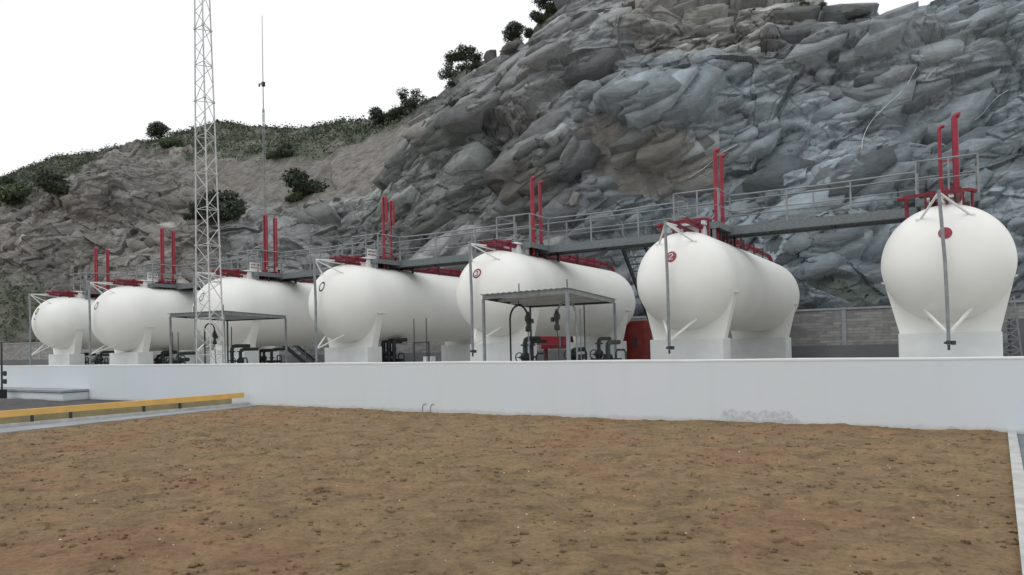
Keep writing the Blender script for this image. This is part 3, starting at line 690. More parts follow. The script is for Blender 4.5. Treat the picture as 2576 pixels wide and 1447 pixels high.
    if 3 <= i <= 5:
        sgn = MB(); sgn.box(X - 0.05, X - 0.03, YF + 1.15, YF + 1.75, T + 0.345, T + 0.80); sg_ = sgn.build('name_plate', m_white, t)
        mk = MB()
        for r in range(2):
            for q in range(6):
                y = YF + 1.22 + q * 0.085; z = T + 0.66 - r * 0.14
                mk.box(X - 0.034 + 0.003, X - 0.026, y, y + 0.05, z, z + 0.08 * (0.6 + 0.4 * ((q * 7 + r) % 3) / 2))
                mk.box(X - 0.054, X - 0.051, y, y + 0.05, z, z + 0.08 * (0.6 + 0.4 * ((q * 7 + r) % 3) / 2))
        mk.build('lettering', m_mark, sg_)
    # red cross header over the front
    zc = T + 0.36; HL, HR = (0.95, 0.72) if i < 2 else (0.5, 0.45)
    if i < 2:
        m = MB(); m.bar((X - HL, YF + 0.35, zc), (X - 0.1, YF + 0.35, zc + 0.06), 0.13, 0.075); m.bar((X - 0.1, YF + 0.35, zc + 0.06), (X + HR - 0.2, YF + 0.35, zc + 0.05), 0.13, 0.06)
        m.bar((X + HR - 0.22, YF + 0.35, zc + 0.05), (X + HR, YF + 0.40, zc - 0.02), 0.16, 0.07); m.build('cross_pipe', m_crim, t)
        MB().tube([(X - HL + 0.08, YF + 0.35, zc - 0.05), (X - HL + 0.08, YF + 0.35, top_z(R, HL - 0.08) - 0.02)], 0.05).build('pipe_stand', m_dred, t)
        MB().tube([(X - HL + 0.05, YF + 0.35, zc - 0.02), (X - HL - 0.13, YF + 0.35, zc - 0.02)], 0.06).build('pipe_end', m_dred, t)
        MB().cyl((X + HR - 0.1, YF + 0.35, zc), (X + HR - 0.1, YF + 0.35, top_z(R, HR - 0.1) - 0.02), 0.035).build('pipe_stand', m_dred, t)
    # red pipes along the crown of the tank
    for dx, z, rr, mt in ((-0.24, T + 0.20, 0.065, m_dred), (0.30, T + 0.22, 0.09, m_dred), (0.05, T + 0.08, 0.05, m_dred)):
        pts = [(X + dx, YF - 0.75, z + 0.02), (X + dx, YF + 0.4, z), (X + dx, YR - 0.3, z)]
        pts += [(X + dx, YR + 0.15 + 0.05, z - 0.02), (X + dx, YR + 0.62, z - 0.20), (X + dx, YR + 1.05, z - 0.55)] if dx > 0.1 else []
        MB().tube(pts, rr, 10).build('spray_pipe', mt, t)
    for y in (YF + 3.4, YF + 4.9, YF + 6.6, YF + 8.0):
        MB().cyl((X + 0.30, y - 0.03, T + 0.22), (X + 0.30, y + 0.03, T + 0.22), 0.12).build('flange', m_dred, t)
    for y in (YF + 2.6, YF + 4.2, YF + 5.7):
        MB().lathe((X + 0.30, y, T - 0.02), (0, 0, 1), [(0, 0.05), (0.40, 0.05), (0.50, 0.05), (0.502, 0.12), (0.53, 0.12), (0.532, 0.01)], 12).build('valve', m_dred, t)
        MB().lathe((X - 0.24, y - 0.25, T + 0.20), (0, 1, 0), [(0, 0.06), (0.08, 0.13), (0.3, 0.13), (0.4, 0.06)], 12).build('pipe_sleeve', m_dred, t)
    # open web of small red steel at the front
    m = MB()
    for k in range(7):
        y = YF - 0.45 + k * 0.28
        m.bar((X - 0.30, y, T + 0.02), (X - 0.30, y + 0.28, T + 0.30), 0.025); m.bar((X - 0.30, y + 0.28, T + 0.02), (X - 0.30, y, T + 0.30), 0.025)
    m.bar((X - 0.30, YF - 0.5, T + 0.31), (X - 0.30, YF + 1.6, T + 0.31), 0.05); m.build('pipe_rack', m_dred, t)
    for k, y in enumerate((YF + 0.15, YF + 2.1, YF + 3.9, YF + 5.6, YF + 7.2, YF + 8.7)):
        m = MB()
        for sg in (-1, 1):
            xx = X + sg * 0.42; m.bar((xx, y, top_z(R, 0.42) - 0.02), (xx, y, T + 0.34), 0.05, 0.07)
        m.bar((X - 0.45, y, T + 0.34), (X + 0.45, y, T + 0.34), 0.05, 0.05)
        m.build('pipe_bracket', m_dred if k % 2 == 0 else m_dgrey, t)
    # two tall red vent stacks with hooked tops
    for dx, y, rr, dz in ((0.10 + VX[i], 23.3, 0.082, 0.0), (-0.27 + VX[i] + (0.32 if i == 1 else 0.2 * (i == 2)), 24.2 - 0.9 * (i == 0), 0.07 if i else 0.05, 0.02 if i else -0.25)):
        zt = VT[i] + dz; br = 0.085; drop = 0.06 if i < 3 else (1.0 if i == 3 else 2.35)
        sx = 1
        pts = [(X + dx, y, T - 0.05), (X + dx, y, T + 1.2), (X + dx, y, zt - br)] + [(X + dx + sx * br * (1 - math.cos(a)), y, zt - br + br * math.sin(a)) for a in np.linspace(0.3, math.pi if drop > 0.5 else 2.1, 8)] + ([(X + dx + sx * 2 * br, y, zt - br - drop)] if drop > 0.5 else [])
        v = MB().tube(pts, rr if drop < 0.5 else rr * 0.72, 12); vp = v.build('vent_pipe', m_red, t)
        c = MB(); c.cyl((X + dx, y, T + 0.30), (X + dx, y, T + 0.36), rr + 0.06); c.cyl((X + dx, y, T + 0.38), (X + dx, y, T + 0.44), rr + 0.06); c.build('flange', m_red, vp)
    ye = 24.2 - 0.9 * (i == 0)
    for zz in (6.5, 5.75): MB().bar((X + 0.10 + VX[i], 23.3, zz), (X - 0.27 + VX[i], ye, zz), 0.04).build('vent_brace', m_red, t)
    return t
tanks = [make_tank(i) for i in range(7)]

# plinths
for i in range(7):
    X = TX[i]
    for y0, y1, wh in ((21.35, 22.2, 'front'), (YRS[i] - 1.05, YRS[i] + 0.05, 'rear')):
        hw = 1.13 * TR[i] / 1.5
        o = MB().bevbox(X - hw, X + hw, y0, y1, FLOOR, PT - 0.015, 0.015).build('concrete_plinth', m_plinth)
        tag(o, 'white plinth under the %s end of the %s storage tank' % (wh, ['rightmost', 'second rightmost', 'third rightmost', 'middle', 'third leftmost', 'second leftmost', 'leftmost'][i]), 'plinth', 'concrete plinths under the tanks')

# ================================================================ WALKWAY
r_ = root('access_walkway', 'long grey steel walkway with handrails crossing over the tanks', 'walkway', (-22, 24, 5.0))
DZ = 5.34; YA, YB = 23.95, 24.95; XW0, XW1 = TX[6] - 0.7, TX[0] + 0.85
MB().box(XW0, XW1, YA + 0.06, YB - 0.06, DZ - 0.05, DZ - 0.01).build('deck', m_deck, r_)
for y in (YA, YB):
    m = MB(); m.box(XW0, XW1, y - 0.03, y + 0.03, DZ - 0.19, DZ + 0.06); m.box(XW0, XW1, y - 0.055, y + 0.055, DZ - 0.215, DZ - 0.192); m.build('beam', m_deck, r_)
for k in range(22):
    x = XW0 + 1 + k * 2.0; MB().box(x, x + 0.06, YA + 0.06, YB - 0.06, DZ - 0.16, DZ - 0.052).build('cross_beam', m_dgrey, r_)
def rail(pts, zz=DZ, mat=None):
    for h, r in ((1.08, 0.028), (0.56, 0.018)):
        MB().tube([(x, y, zz + h) for x, y in pts], r, 8).build('handrail' if h > 1 else 'mid_rail', m_grey, r_)
def post(x, y, zz=DZ): MB().bar((x, y, zz - 0.1), (x, y, zz + 1.07), 0.045, 0.045).build('rail_post', m_grey, r_)
rail([(XW0, YA), (XW0, YB), (XW1, YB), (XW1, YA)])
for k in range(11):
    x = XW1 - (XW1 - XW0) * k / 10; post(x, YB)
BAY = []
for i in range(7):
    a, b = TX[i] - 0.65, TX[i] + 0.78; BAY.append((a, b)); yb = 22.55
    m = MB(); m.box(a, b, yb, YA - 0.06, DZ - 0.05, DZ - 0.01); m.build('bay_deck', m_deck, r_)
    m = MB(); m.box(a - 0.03, b + 0.03, yb - 0.05, yb, DZ - 0.16, DZ + 0.05); m.box(a - 0.035, a, yb, YA - 0.03, DZ - 0.15, DZ + 0.04); m.box(b, b + 0.035, yb, YA - 0.03, DZ - 0.15, DZ + 0.04); m.build('bay_frame', m_deck, r_)
    for h, r in ((1.08, 0.026), (0.56, 0.018)):
        MB().tube([(a, YA, DZ + h), (a, yb, DZ + h), (b, yb, DZ + h), (b, YA, DZ + h)], r, 8).build('bay_rail', m_grey, r_)
    for x, y in ((a, yb), (b, yb), (a, YA), (b, YA), ((a + b) / 2 + 0.05, yb)): post(x, y)
    R = TR[i]
    for dx, y, mt in ((-0.50, 22.6, m_grey), (0.62, 22.6, m_grey), (0.62, 23.3, m_dgrey), (0.66, YA + 0.03, m_dgrey), (-0.52, YB - 0.02, m_dgrey), (0.66, YB - 0.02, m_dgrey)):
        MB().bar((TX[i] + dx, y, top_z(R, abs(dx)) - 0.03), (TX[i] + dx, y, DZ - 0.16), 0.10 if y < 22.7 else 0.075, 0.09).build('leg', mt, r_)
for i in range(6):
    L_, R_ = BAY[i + 1][1], BAY[i][0]
    for h, r in ((1.08, 0.028), (0.56, 0.018)):
        MB().tube([(L_, YA, DZ + h), ((L_ + R_) / 2, YA, DZ + h - 0.03), (R_, YA, DZ + h)], r, 8).build('handrail' if h > 1 else 'mid_rail', m_grey, r_)
    for f in (0.33, 0.67): post(L_ + (R_ - L_) * f, YA)
    x = (L_ + R_) / 2

# stair behind the walkway between second and third tanks
def stair(label, p0, p1, wdir, width, nst, group=None, mat=None):
    """p0 top, p1 bottom of the left stringer; wdir unit vector across"""
    p0, p1, wd = Vector(p0), Vector(p1), Vector(wdir) * width
    t = root('steel_stair', label, 'stair', tuple(p1), group)
    for off in (Vector((0, 0, 0)), wd):
        MB().bar(p0 + off, p1 + off, 0.05, 0.22).build('stringer', m_black if mat is None else mat, t)
        u = Vector((0, 0, 0.95)); m = MB(); m.tube([p0 + off + u, p1 + off + u], 0.022, 8); m.tube([p0 + off + u * 0.5, p1 + off + u * 0.5], 0.015, 8)
        for f in (0.02, 0.35, 0.68, 0.98): q = p0.lerp(p1, f) + off; m.tube([q, q + u], 0.02, 8)
        m.build('handrail', m_grey, t)
    dr = (p1 - p0); dr.z = 0; dr.normalize()
    for k in range(nst):
        q = p0.lerp(p1, (k + 0.5) / nst); a, b = q - dr * 0.12, q + dr * 0.12; th = Vector((0, 0, 0.035))
        MB().hexa([a, b, b + wd, a + wd, a + th, b + th, b + wd + th, a + wd + th]).build('tread', m_deck, t)
    return t
stair('tall dark steel stair up to the walkway between the two tanks with badges', (-10.4, 25.0, 5.2), (-10.4, 29.8, FLOOR), (1, 0, 0), 0.9, 20)
stair('short black steel stair under the tanks left of the middle tank', (-31.6, 27.0, 2.15), (-28.6, 27.0, FLOOR), (0, 1, 0), 0.8, 8)

# ================================================================ CANOPIES
def canopy(label, cs, zt, post_top):
    # cs: near, left, far, right corners (x, y)
    cx = sum(c[0] for c in cs) / 4; cy_ = sum(c[1] for c in cs) / 4
    t = root('canopy', label, 'canopy', (cx, cy_, FLOOR), 'open flat roofed canopies behind the wall')
    c = [Vector((x, y, zt)) for x, y in cs]
    def out(k, d, z): v = c[k] - Vector((cx, cy_, zt)); v2 = v * (1 + d / v.length); return Vector((cx + v2.x, cy_ + v2.y, z))
    # corrugated roof sheet
    N = 60; vs = []; fs = []
    A, B, C, D_ = [out(k, 0.12, zt + 0.02) for k in (1, 0, 3, 2)]      # left->near edge, far->right edge
    for q in range(N + 1):
        f = q / N; z = 0.007 * (1 if q % 4 in (1, 2) else -1)
        p = A.lerp(B, f); r = D_.lerp(C, f); p.z += z; r.z += z - 0.0
        vs += [p, r, p - Vector((0, 0, 0.006)), r - Vector((0, 0, 0.006))]
    for q in range(N):
        a = q * 4; b = a + 4
        fs += [(a, b, b + 1, a + 1), (a + 3, b + 3, b + 2, a + 2), (a, a + 2, b + 2, b), (a + 1, b + 1, b + 3, a + 3)]
    MB().add(vs, fs).build('roof_sheet', m_canopy, t)
    for k in range(4):
        a, b = c[k] - Vector((0, 0, 0.055)), c[(k + 1) % 4] - Vector((0, 0, 0.055))
        MB().bar(a, b, 0.04, 0.11).build('edge_beam', m_grey if k in (0, 3) else m_dgrey, t)
    for f in (0.25, 0.5, 0.75):
        a, b = c[0].lerp(c[3], f), c[1].lerp(c[2], f); d = Vector((0, 0, 0.08)); MB().bar(a - d, b - d, 0.05, 0.08).build('purlin', m_canopy, t)
    for k in range(4):
        wd = (0.075, 0.06, 0.05, 0.06)[k]
        mt = (m_grey, m_grey, m_dgrey, m_grey)[k]
        MB().bar((c[k].x, c[k].y, FLOOR), (c[k].x, c[k].y, zt - 0.11), wd, wd).build('post', mt, t)
    for k, f in ((1, 0.5), (0, 0.02)):
        p = c[k].lerp(c[(k - 1) % 4 if k == 0 else 2], f)
    for p in (c[0], c[0].lerp(c[1], 0.55)): MB().cyl((p.x, p.y, zt), (p.x, p.y, zt + 0.22), 0.014, 8).build('roof_spike', m_dgrey, t)
    return t
canopy('right hand open canopy with a flat grey roof on four posts', [(-7.65, 15.0), (-10.25, 15.35), (-11.55, 20.0), (-8.62, 20.0)], 2.95, 0)
canopy('left hand open canopy with a flat grey roof behind the lattice tower', [(-21.2, 15.75), (-23.75, 15.45), (-26.0, 19.5), (-23.0, 20.0)], 3.04, 0)

# loading arms
def arm(label, p, q, zt, zc, mat, side=1):
    p, q = Vector(p), Vector(q); t = root('loading_arm', label, 'loading arm', (p.x, p.y, FLOOR), 'arched loading pipes under the canopies')
    mid = (p + q) / 2; rad = (q - p).length / 2; d = (q - p).normalized()
    pts = [Vector((p.x, p.y, FLOOR)), Vector((p.x, p.y, zt - rad * 1.6))]
    for a in np.linspace(0.1, math.pi - 0.1, 12): pts.append(Vector((mid.x, mid.y, 0)) - d * rad * math.cos(a) + Vector((0, 0, zt - rad * 1.35 + rad * 1.35 * math.sin(a))))
    pts.append(Vector((q.x, q.y, zc + 0.42)))
    MB().tube(pts, 0.026, 10).build('arched_pipe', mat, t)
    m = MB(); m.lathe((q.x, q.y, zc - 0.12), (0, 0, 1), [(0, 0.05), (0.02, 0.075), (0.12, 0.075), (0.16, 0.045), (0.26, 0.05), (0.30, 0.085), (0.40, 0.085), (0.44, 0.06), (0.54, 0.03)], 14)
    m.cyl((q.x, q.y, zc + 0.14), (q.x + 0.13 * side, q.y, zc + 0.16), 0.03); m.cyl((q.x + 0.13 * side, q.y, zc + 0.10), (q.x + 0.13 * side, q.y, zc + 0.22), 0.045); m.build('coupling', m_dgrey, t)
    h = MB(); h.tube([(q.x, q.y, zc - 0.1), (q.x + 0.02, q.y, zc - 0.5), (q.x + 0.06, q.y + 0.05, FLOOR)], 0.02 if side > 0 else 0.012, 8); h.build('hose', m_grey if side > 0 else m_dgrey, t)
    MB().cyl((mid.x, mid.y, zt - 0.02), (mid.x, mid.y, zt + 0.16), 0.012, 8).build('hanger', m_dgrey, t)
    return t
a1 = atY(1284, 850, 16.6); a2 = atY(1329, 850, 16.6)
arm('black arched pipe with a dark coupling hanging under the left side of the right canopy', (a1.x, 16.6, 0), (a2.x, 16.6, 0), 2.72, 2.12, m_black)
a1 = atY(1451, 850, 16.2); a2 = atY(1402, 850, 16.2)
arm('pale grey arched pipe with a mottled coupling behind the front post of the right canopy', (a1.x, 16.2, 0), (a2.x, 16.2, 0), 2.72, 2.12, m_grey, -1)
a1 = atY(515, 850, 17.0); a2 = atY(540, 850, 17.2)
arm('black arched pipe under the left canopy behind the lattice tower', (a1.x, 17.0, 0), (a2.x, 17.2, 0), 2.72, 2.05, m_black)

# pipe manifolds: clusters of valves and pipes
def manifold(label, x, y, z1, wdt, seed, big=False):
    rn = random.Random(seed); t = root('pipe_manifold', label, 'pipe manifold', (x, y, FLOOR), 'dark pipe and valve clusters among the tanks')
    n = 2 if wdt < 0.9 else 3
    for k in range(n):
        xx = x - wdt / 2 + wdt * (k + 0.5) / n + rn.uniform(-.05, .05); zt = z1 + 0.18 - rn.uniform(0, 0.3); r = rn.uniform(0.05, 0.085) * (1.25 if big else 1)
        yy = y + rn.uniform(-.15, .15)
        m = MB(); m.tube([(xx, yy, FLOOR), (xx, yy, zt - 0.12), (xx, yy + 0.05, zt - 0.03), (xx, yy + 0.16, zt), (xx, yy + 0.8, zt)], r, 10); rp = m.build('riser', rn.choice([m_black, m_green]), t)
        f = MB()
        for z in np.arange(FLOOR + 0.25, zt - 0.1, 0.34): f.cyl((xx, yy, z), (xx, yy, z + 0.045), r + 0.055, 12)
        f.build('flange', m_green, rp)
        zv = FLOOR + 0.45 + rn.uniform(0, 0.5)
        v = MB(); v.lathe((xx, yy, zv), (0, 0, 1), [(0, r + .01), (0.06, r + 0.07), (0.18, r + 0.07), (0.24, r + .01)], 12); v.cyl((xx, yy, zv + 0.12), (xx, yy - 0.32, zv + 0.12), 0.03); vv = v.build('valve', m_black, t)
        wv = MB(); pts = [(xx + 0.13 * math.cos(a), yy - 0.32, zv + 0.12 + 0.13 * math.sin(a)) for a in np.linspace(0, 2 * math.pi, 15)]; wv.tube(pts, 0.016, 6, False); wv.bar((xx - 0.13, yy - 0.32, zv + 0.12), (xx + 0.13, yy - 0.32, zv + 0.12), 0.02); wv.build('handwheel', m_black, vv)
    m = MB(); z = FLOOR + 0.75 + rn.uniform(0, 0.2); m.tube([(x - wdt / 2 - 0.12, y + 0.1, z), (x + wdt / 2 + 0.18, y + 0.1, z)], 0.06 if big else 0.045, 10)
    m.tube([(x + wdt / 2 + 0.05, y, FLOOR), (x + wdt / 2 + 0.05, y, z + 0.2), (x + wdt / 2 + 0.10, y, z + 0.28), (x + wdt / 2 + 0.30, y, z + 0.28), (x + wdt / 2 + 0.35, y, z + 0.2), (x + wdt / 2 + 0.35, y, FLOOR)], 0.03, 8)
    m.build('cross_pipe', rn.choice([m_black, m_green]), t)
    return t
for k, (p0, p1, Y, ztop, lab, big) in enumerate((
    (1318, 1345, 17.6, 1.72, 'dark pipe manifold with a tall riser beneath the right canopy', False),
    (1492, 1545, 18.8, 1.75, 'spread of dark green valves at the right rear post of the right canopy', False),
    (955, 1000, 23.2, 1.80, 'thick dark valve stack beside the front plinth of the middle tank', True),
    (640, 695, 23.6, 1.75, 'wide black pipe cluster with looping pipes left of the short stair', True),
    (574, 606, 17.8, 1.72, 'dark green pump pipes beneath the right side of the left canopy', False),
    (388, 416, 23.0, 1.62, 'pair of thick black pipes with flared tops left of the left canopy', True),
    (236, 262, 22.4, 1.62, 'small black pipe cluster left of the plinth of the second tank from the left', False),
    (196, 214, 23.0, 1.70, 'dark bulging pipe just right of the leftmost front plinth', True),
    (1432, 1446, 19.5, 1.35, 'short black pipe stub behind the front post of the right canopy', False),
    (436, 452, 18.5, 1.45, 'small dark valve by the left post of the left canopy', False))):
    A, B = atY(p0, 880, Y), atY(p1, 880, Y)
    manifold(lab, (A.x + B.x) / 2, Y, ztop, max(B.x - A.x, 0.25), 50 + k, big)

# slender rods and frames standing in the yard
for k, (x, y1, Y, lab) in enumerate(((1041, 802, 20.5, 'left one of two thin black rods right of the middle tank front'), (1072, 800, 20.5, 'right one of two thin black rods right of the middle tank front'),
    (1459, 776, 18.2, 'shorter grey rod under the right canopy'), (1469, 765, 18.0, 'taller black rod under the right canopy'),
    (434, 836, 17.5, 'thin dark rod nearest the left post of the left canopy'), (448, 836, 17.5, 'second thin dark rod from the left post of the left canopy'), (582, 822, 17.6, 'thin dark rod standing in the right half of the left canopy'))):
    P_ = atY(x, y1, Y); b = MB(); b.tube([(P_.x, Y, FLOOR), (P_.x, Y, P_.z)], 0.016, 8)
    t = root('rod', lab, 'rod', (P_.x, Y, FLOOR), 'thin upright rods in the yard'); b.build('shaft', m_black if k != 2 else m_grey, t); MB().cyl((P_.x, Y, FLOOR), (P_.x, Y, FLOOR + 0.02), 0.07).build('base_plate', m_dgrey, t)
A, B = atY(1041, 862, 20.7), atY(1078, 862, 20.7)
t = root('pipe_gate', 'square dark frame of pipe at the foot of the two thin black rods', 'frame', ((A.x + B.x) / 2, 20.7, FLOOR))
for x in (A.x, B.x): MB().bar((x, 20.7, FLOOR), (x, 20.7, A.z), 0.05).build('upright', m_dgrey, t)
MB().bar((A.x, 20.7, A.z), (B.x, 20.7, A.z), 0.05).build('crossbar', m_dgrey, t)
MB().box(B.x - 0.42, B.x - 0.08, 20.9, 21.2, FLOOR, 1.30).build('valve_box', m_plinth, t)

# red equipment
def boxobj(name, label, cat, x0, x1, y0, y1, z0, z1, mat): ...
P1, P2 = atY(1572, 808, 31), atY(1622, 808, 31)
t = root('hydrant_cabinet', 'tall faded red cabinet with a dark slot beside the stone wall', 'cabinet', ((P1.x + P2.x) / 2, 31.4, FLOOR))
MB().bevbox(P1.x, P2.x, 31.0, 31.9, FLOOR, P1.z, 0.02).build('cabinet_body', m_brickred, t)
MB().box(P1.x - 0.02, P1.x + 0.10, 30.975, 30.998, FLOOR, P1.z - 0.05).build('side_trim', m_red, t)
MB().box(P1.x + 0.42, P1.x + 0.56, 30.98, 30.998, 1.42, 1.85).build('slot', m_dgrey, t)
P1, P2 = atY(1345, 846, 30.2), atY(1432, 846, 30.2)
P2x = P2.x
t = root('pump_skid', 'low crimson steel skid standing behind the right canopy', 'pump skid', ((P1.x + P2x) / 2, 30.4, FLOOR))
zt = P1.z
MB().box(P1.x, P2x, 30.2, 30.9, zt - 0.42, zt).build('cover_panel', m_red, t)
MB().box(P1.x + 0.35, P2x + 0.02, 30.19, 30.92, zt - 0.62, zt - 0.425).build('beam', m_dred, t)
for x in (P1.x + 0.45, P2x - 0.14): MB().box(x, x + 0.14, 30.25, 30.40, FLOOR, zt - 0.62).build('leg', m_dred, t)
MB().box(P2x - 0.50, P2x - 0.44, 30.16, 30.185, zt - 0.55, zt + 0.02).build('upright', m_grey, t)
MB().box(P2x - 0.50, P2x - 0.02, 30.16, 30.185, zt - 0.06, zt - 0.01).build('top_strip', m_grey, t)
P1, P2 = atY(1436, 842, 31.5), atY(1560, 842, 31.5)
t = root('equipment_rack', 'dark open rack of upright pale and black pipes behind the right canopy', 'rack', ((P1.x + P2.x) / 2, 31.7, FLOOR))
MB().box(P1.x, P2.x, 31.5, 32.2, P1.z - 0.42, P1.z).build('roof_box', m_dgrey, t)
for k in range(9):
    x = P1.x + 0.1 + k * (P2.x - P1.x - 0.2) / 8
    MB().cyl((x, 31.6, FLOOR), (x, 31.6, P1.z - 0.42), 0.06, 10).build('upright_pipe', (m_white, m_black, m_lgrey)[k % 3], t)

# ================================================================ LATTICE TOWER
def lattice(label, name, cat, c, wb, wt, z0, z1, nseg, rl, rb, mat, rot=0.0):
    t = root(name, label, cat, (c[0], c[1], z0))
    def P_(k, z):
        w_ = (wb + (wt - wb) * (z - z0) / (z1 - z0)) / math.sqrt(3); a = rot + k * 2 * math.pi / 3
        return Vector((c[0] + c[2] * (z - z0) + w_ * math.cos(a), c[1] + w_ * math.sin(a), z))
    for k in range(3):
        m = MB(); m.tube([P_(k, z0), P_(k, z1)], rl, 8)
        for j in range(0, nseg, 4):
            z = z0 + (z1 - z0) * j / nseg; p = P_(k, z); m.cyl(p - Vector((0, 0, .03)), p + Vector((0, 0, .03)), rl * 2.0, 8)
        m.build('leg', mat, t)
    for k in range(3):
        m = MB()
        for j in range(nseg):
            za, zb = z0 + (z1 - z0) * j / nseg, z0 + (z1 - z0) * (j + 1) / nseg
            a, b = (k, (k + 1) % 3) if j % 2 == 0 else ((k + 1) % 3, k)
            m.tube([P_(a, za), P_(b, zb)], rb, 6)
            if j % 2 == 0: m.tube([P_(k, za), P_((k + 1) % 3, za)], rb, 6)
        m.build('bracing', mat, t)
    return t
lattice('tall pale three legged lattice tower rising above the left canopy', 'lattice_tower', 'lattice tower', (-20.85, 14.98, -0.012), 0.88, 0.30, FLOOR, 18.5, 30, 0.024, 0.012, m_lgrey, math.radians(205))
tw = lattice('very thin antenna mast with a whip on top behind the tanks', 'antenna_mast', 'antenna mast', (-37.4, 31.0, 0.0), 0.20, 0.12, FLOOR, 17.2, 60, 0.016, 0.006, m_grey, 0.4)
MB().tube([(-37.4, 31, 17.0), (-37.38, 31, 23.3)], [0.026, 0.015], 8).build('whip', m_dgrey, tw)
m = MB(); m.bar((-37.75, 31, 18.9), (-37.35, 31, 18.9), 0.05); m.bar((-37.75, 31, 18.75), (-37.75, 31, 18.95), 0.07); m.box(-37.48, -37.30, 30.95, 31.1, 18.7, 18.98); m.build('antenna_clamp', m_black, tw)
# small trellis structure at the far right behind the tanks
P_ = atY(2538, 745, 30)
t = root('trellis_mast', 'grey braced trellis frame partly hidden behind the rightmost tank', 'trellis', (P_.x, 30, FLOOR))
for dx in (-0.35, 0.35):
    MB().bar((P_.x + dx, 30, FLOOR), (P_.x + dx * 0.4, 30, P_.z), 0.05).build('upright', m_grey, t)
m = MB()
for j in range(7):
    za, zb = FLOOR + (P_.z - FLOOR) * j / 7, FLOOR + (P_.z - FLOOR) * (j + 1) / 7; wa, wb = 0.35 - 0.21 * j / 7, 0.35 - 0.21 * (j + 1) / 7
    m.bar((P_.x - wa, 30, za), (P_.x + wb, 30, zb), 0.03); m.bar((P_.x + wa, 30, za), (P_.x - wb, 30, zb), 0.03); m.bar((P_.x - wa, 30, za), (P_.x + wa, 30, za), 0.03)
m.build('bracing', m_grey, t)
P_ = atY(2572, 800, 31)
o = MB().bevbox(P_.x - 0.4, P_.x + 2.2, 31, 32, FLOOR, P_.z, 0.03).build('utility_box', m_plain); tag(o, 'plain dark grey utility box at the right edge behind the rightmost tank', 'utility box')
# dark stand pipe at the far left
P_ = atY(5, 1006, 13.0); Pt = atY(4, 862, 13.0)
t = root('standpipe', 'thin dark standpipe with two valves at the left edge in front of the wall', 'standpipe', (P_.x, 13.0, 0.40))
MB().tube([(P_.x, 13.0, 0.03), (P_.x, 13.0, Pt.z)], 0.035, 10).build('pipe', m_dgrey, t)
MB().box(P_.x - 0.12, P_.x + 0.12, 12.88, 13.12, 0.03, 0.42).build('foot_block', m_black, t)
for z in (0.72, 1.02):
    m = MB(); m.cyl((P_.x, 13.0, z), (P_.x + 0.28, 13.0, z), 0.04); m.cyl((P_.x + 0.26, 13, z - 0.09), (P_.x + 0.26, 13, z + 0.09), 0.055); m.cyl((P_.x + 0.12, 13, z - 0.07), (P_.x + 0.12, 13, z + 0.07), 0.05); m.build('valve', m_green, t)

# ================================================================ PLANTS
def leaf_cloud(n, blobs, size, rn):
    """many small tilted leaf faces spread through lumpy ellipsoids: blobs = (x,y,z,rx,ry,rz)"""
    k = rn.integers(0, len(blobs), n); B = np.array(blobs)[k]
    d = rn.normal(size=(n, 3)); d /= np.linalg.norm(d, axis=1, keepdims=True); rr = 0.35 + 0.65 * rn.random((n, 1)) ** 0.5
    c = B[:, :3] + d * rr * B[:, 3:] * (0.8 + 0.4 * rn.random((n, 1)))
    a = rn.normal(size=(n, 3)); a /= np.linalg.norm(a, axis=1, keepdims=True); b = np.cross(a, d + 0.3 * rn.normal(size=(n, 3))); b /= np.linalg.norm(b, axis=1, keepdims=True) + 1e-9
    s_ = size * (0.6 + 0.8 * rn.random((n, 1)))
    V = np.stack([c - a * s_, c + b * s_ * 0.45, c + a * s_, c - b * s_ * 0.45], 1).reshape(-1, 3)
    return V, np.arange(4 * n).reshape(-1, 4)
def mesh_np(name, V, Fq, mat):
    me = bpy.data.meshes.new(name); me.vertices.add(len(V)); me.vertices.foreach_set('co', V.astype(np.float32).ravel())
    me.loops.add(Fq.size); me.loops.foreach_set('vertex_index', Fq.ravel().astype(np.int32)); me.polygons.add(len(Fq))
    me.polygons.foreach_set('loop_start', (np.arange(len(Fq)) * 4).astype(np.int32)); me.polygons.foreach_set('loop_total', np.full(len(Fq), 4, np.int32)); me.update(calc_edges=True); me.materials.append(mat); return me
def blobset(rn, n, spread, flat=0.8, lift=0.6):
    return [(rn.normal() * spread * .5, rn.normal() * spread * .5, lift + abs(rn.normal()) * spread * .4 * flat, *(0.32 + 0.25 * rn.random(3)) * np.array([1.1, 1.1, flat])) for _ in range(n)]
KIND = []
for v in range(4):     # unit sized crowns (about 1 m radius)
    rn = np.random.default_rng(30 + v)
    V_, F4 = leaf_cloud((3000, 2600, 1700, 2600)[v], blobset(rn, (10, 8, 6, 9)[v], (0.9, 0.8, 1.0, 1.15)[v], (0.8, 0.7, 1.0, 0.75)[v], (0.45, 0.4, 0.65, 0.75)[v]), 0.085, rn)
    KIND.append(mesh_np('crown', V_, F4, m_leaf if v != 1 else m_leaf2))
def stem_mesh(h, seed):
    rn = random.Random(seed); m = MB(); m.tube([(0, 0, -0.4), (0.03, 0, 0.2), (0.0, 0.03, h)], [0.07, 0.055, 0.02], 8)
    for _ in range(6):
        a = rn.uniform(0, 6.28); z = rn.uniform(0.1, h * 0.7); l = rn.uniform(0.35, 0.7)
        m.tube([(0, 0, z), (math.cos(a) * l * .6, math.sin(a) * l * .6, z + l * .5), (math.cos(a) * l, math.sin(a) * l, z + l * .8)], [0.035, 0.02, 0.008], 6)
    me = bpy.data.meshes.new('trunk'); me.from_pydata([tuple(v) for v in m.v], [], m.f); me.materials.append(m_bark); return me
STEM = [stem_mesh(0.9, 1), stem_mesh(0.8, 2), stem_mesh(1.1, 3), stem_mesh(1.2, 4)]
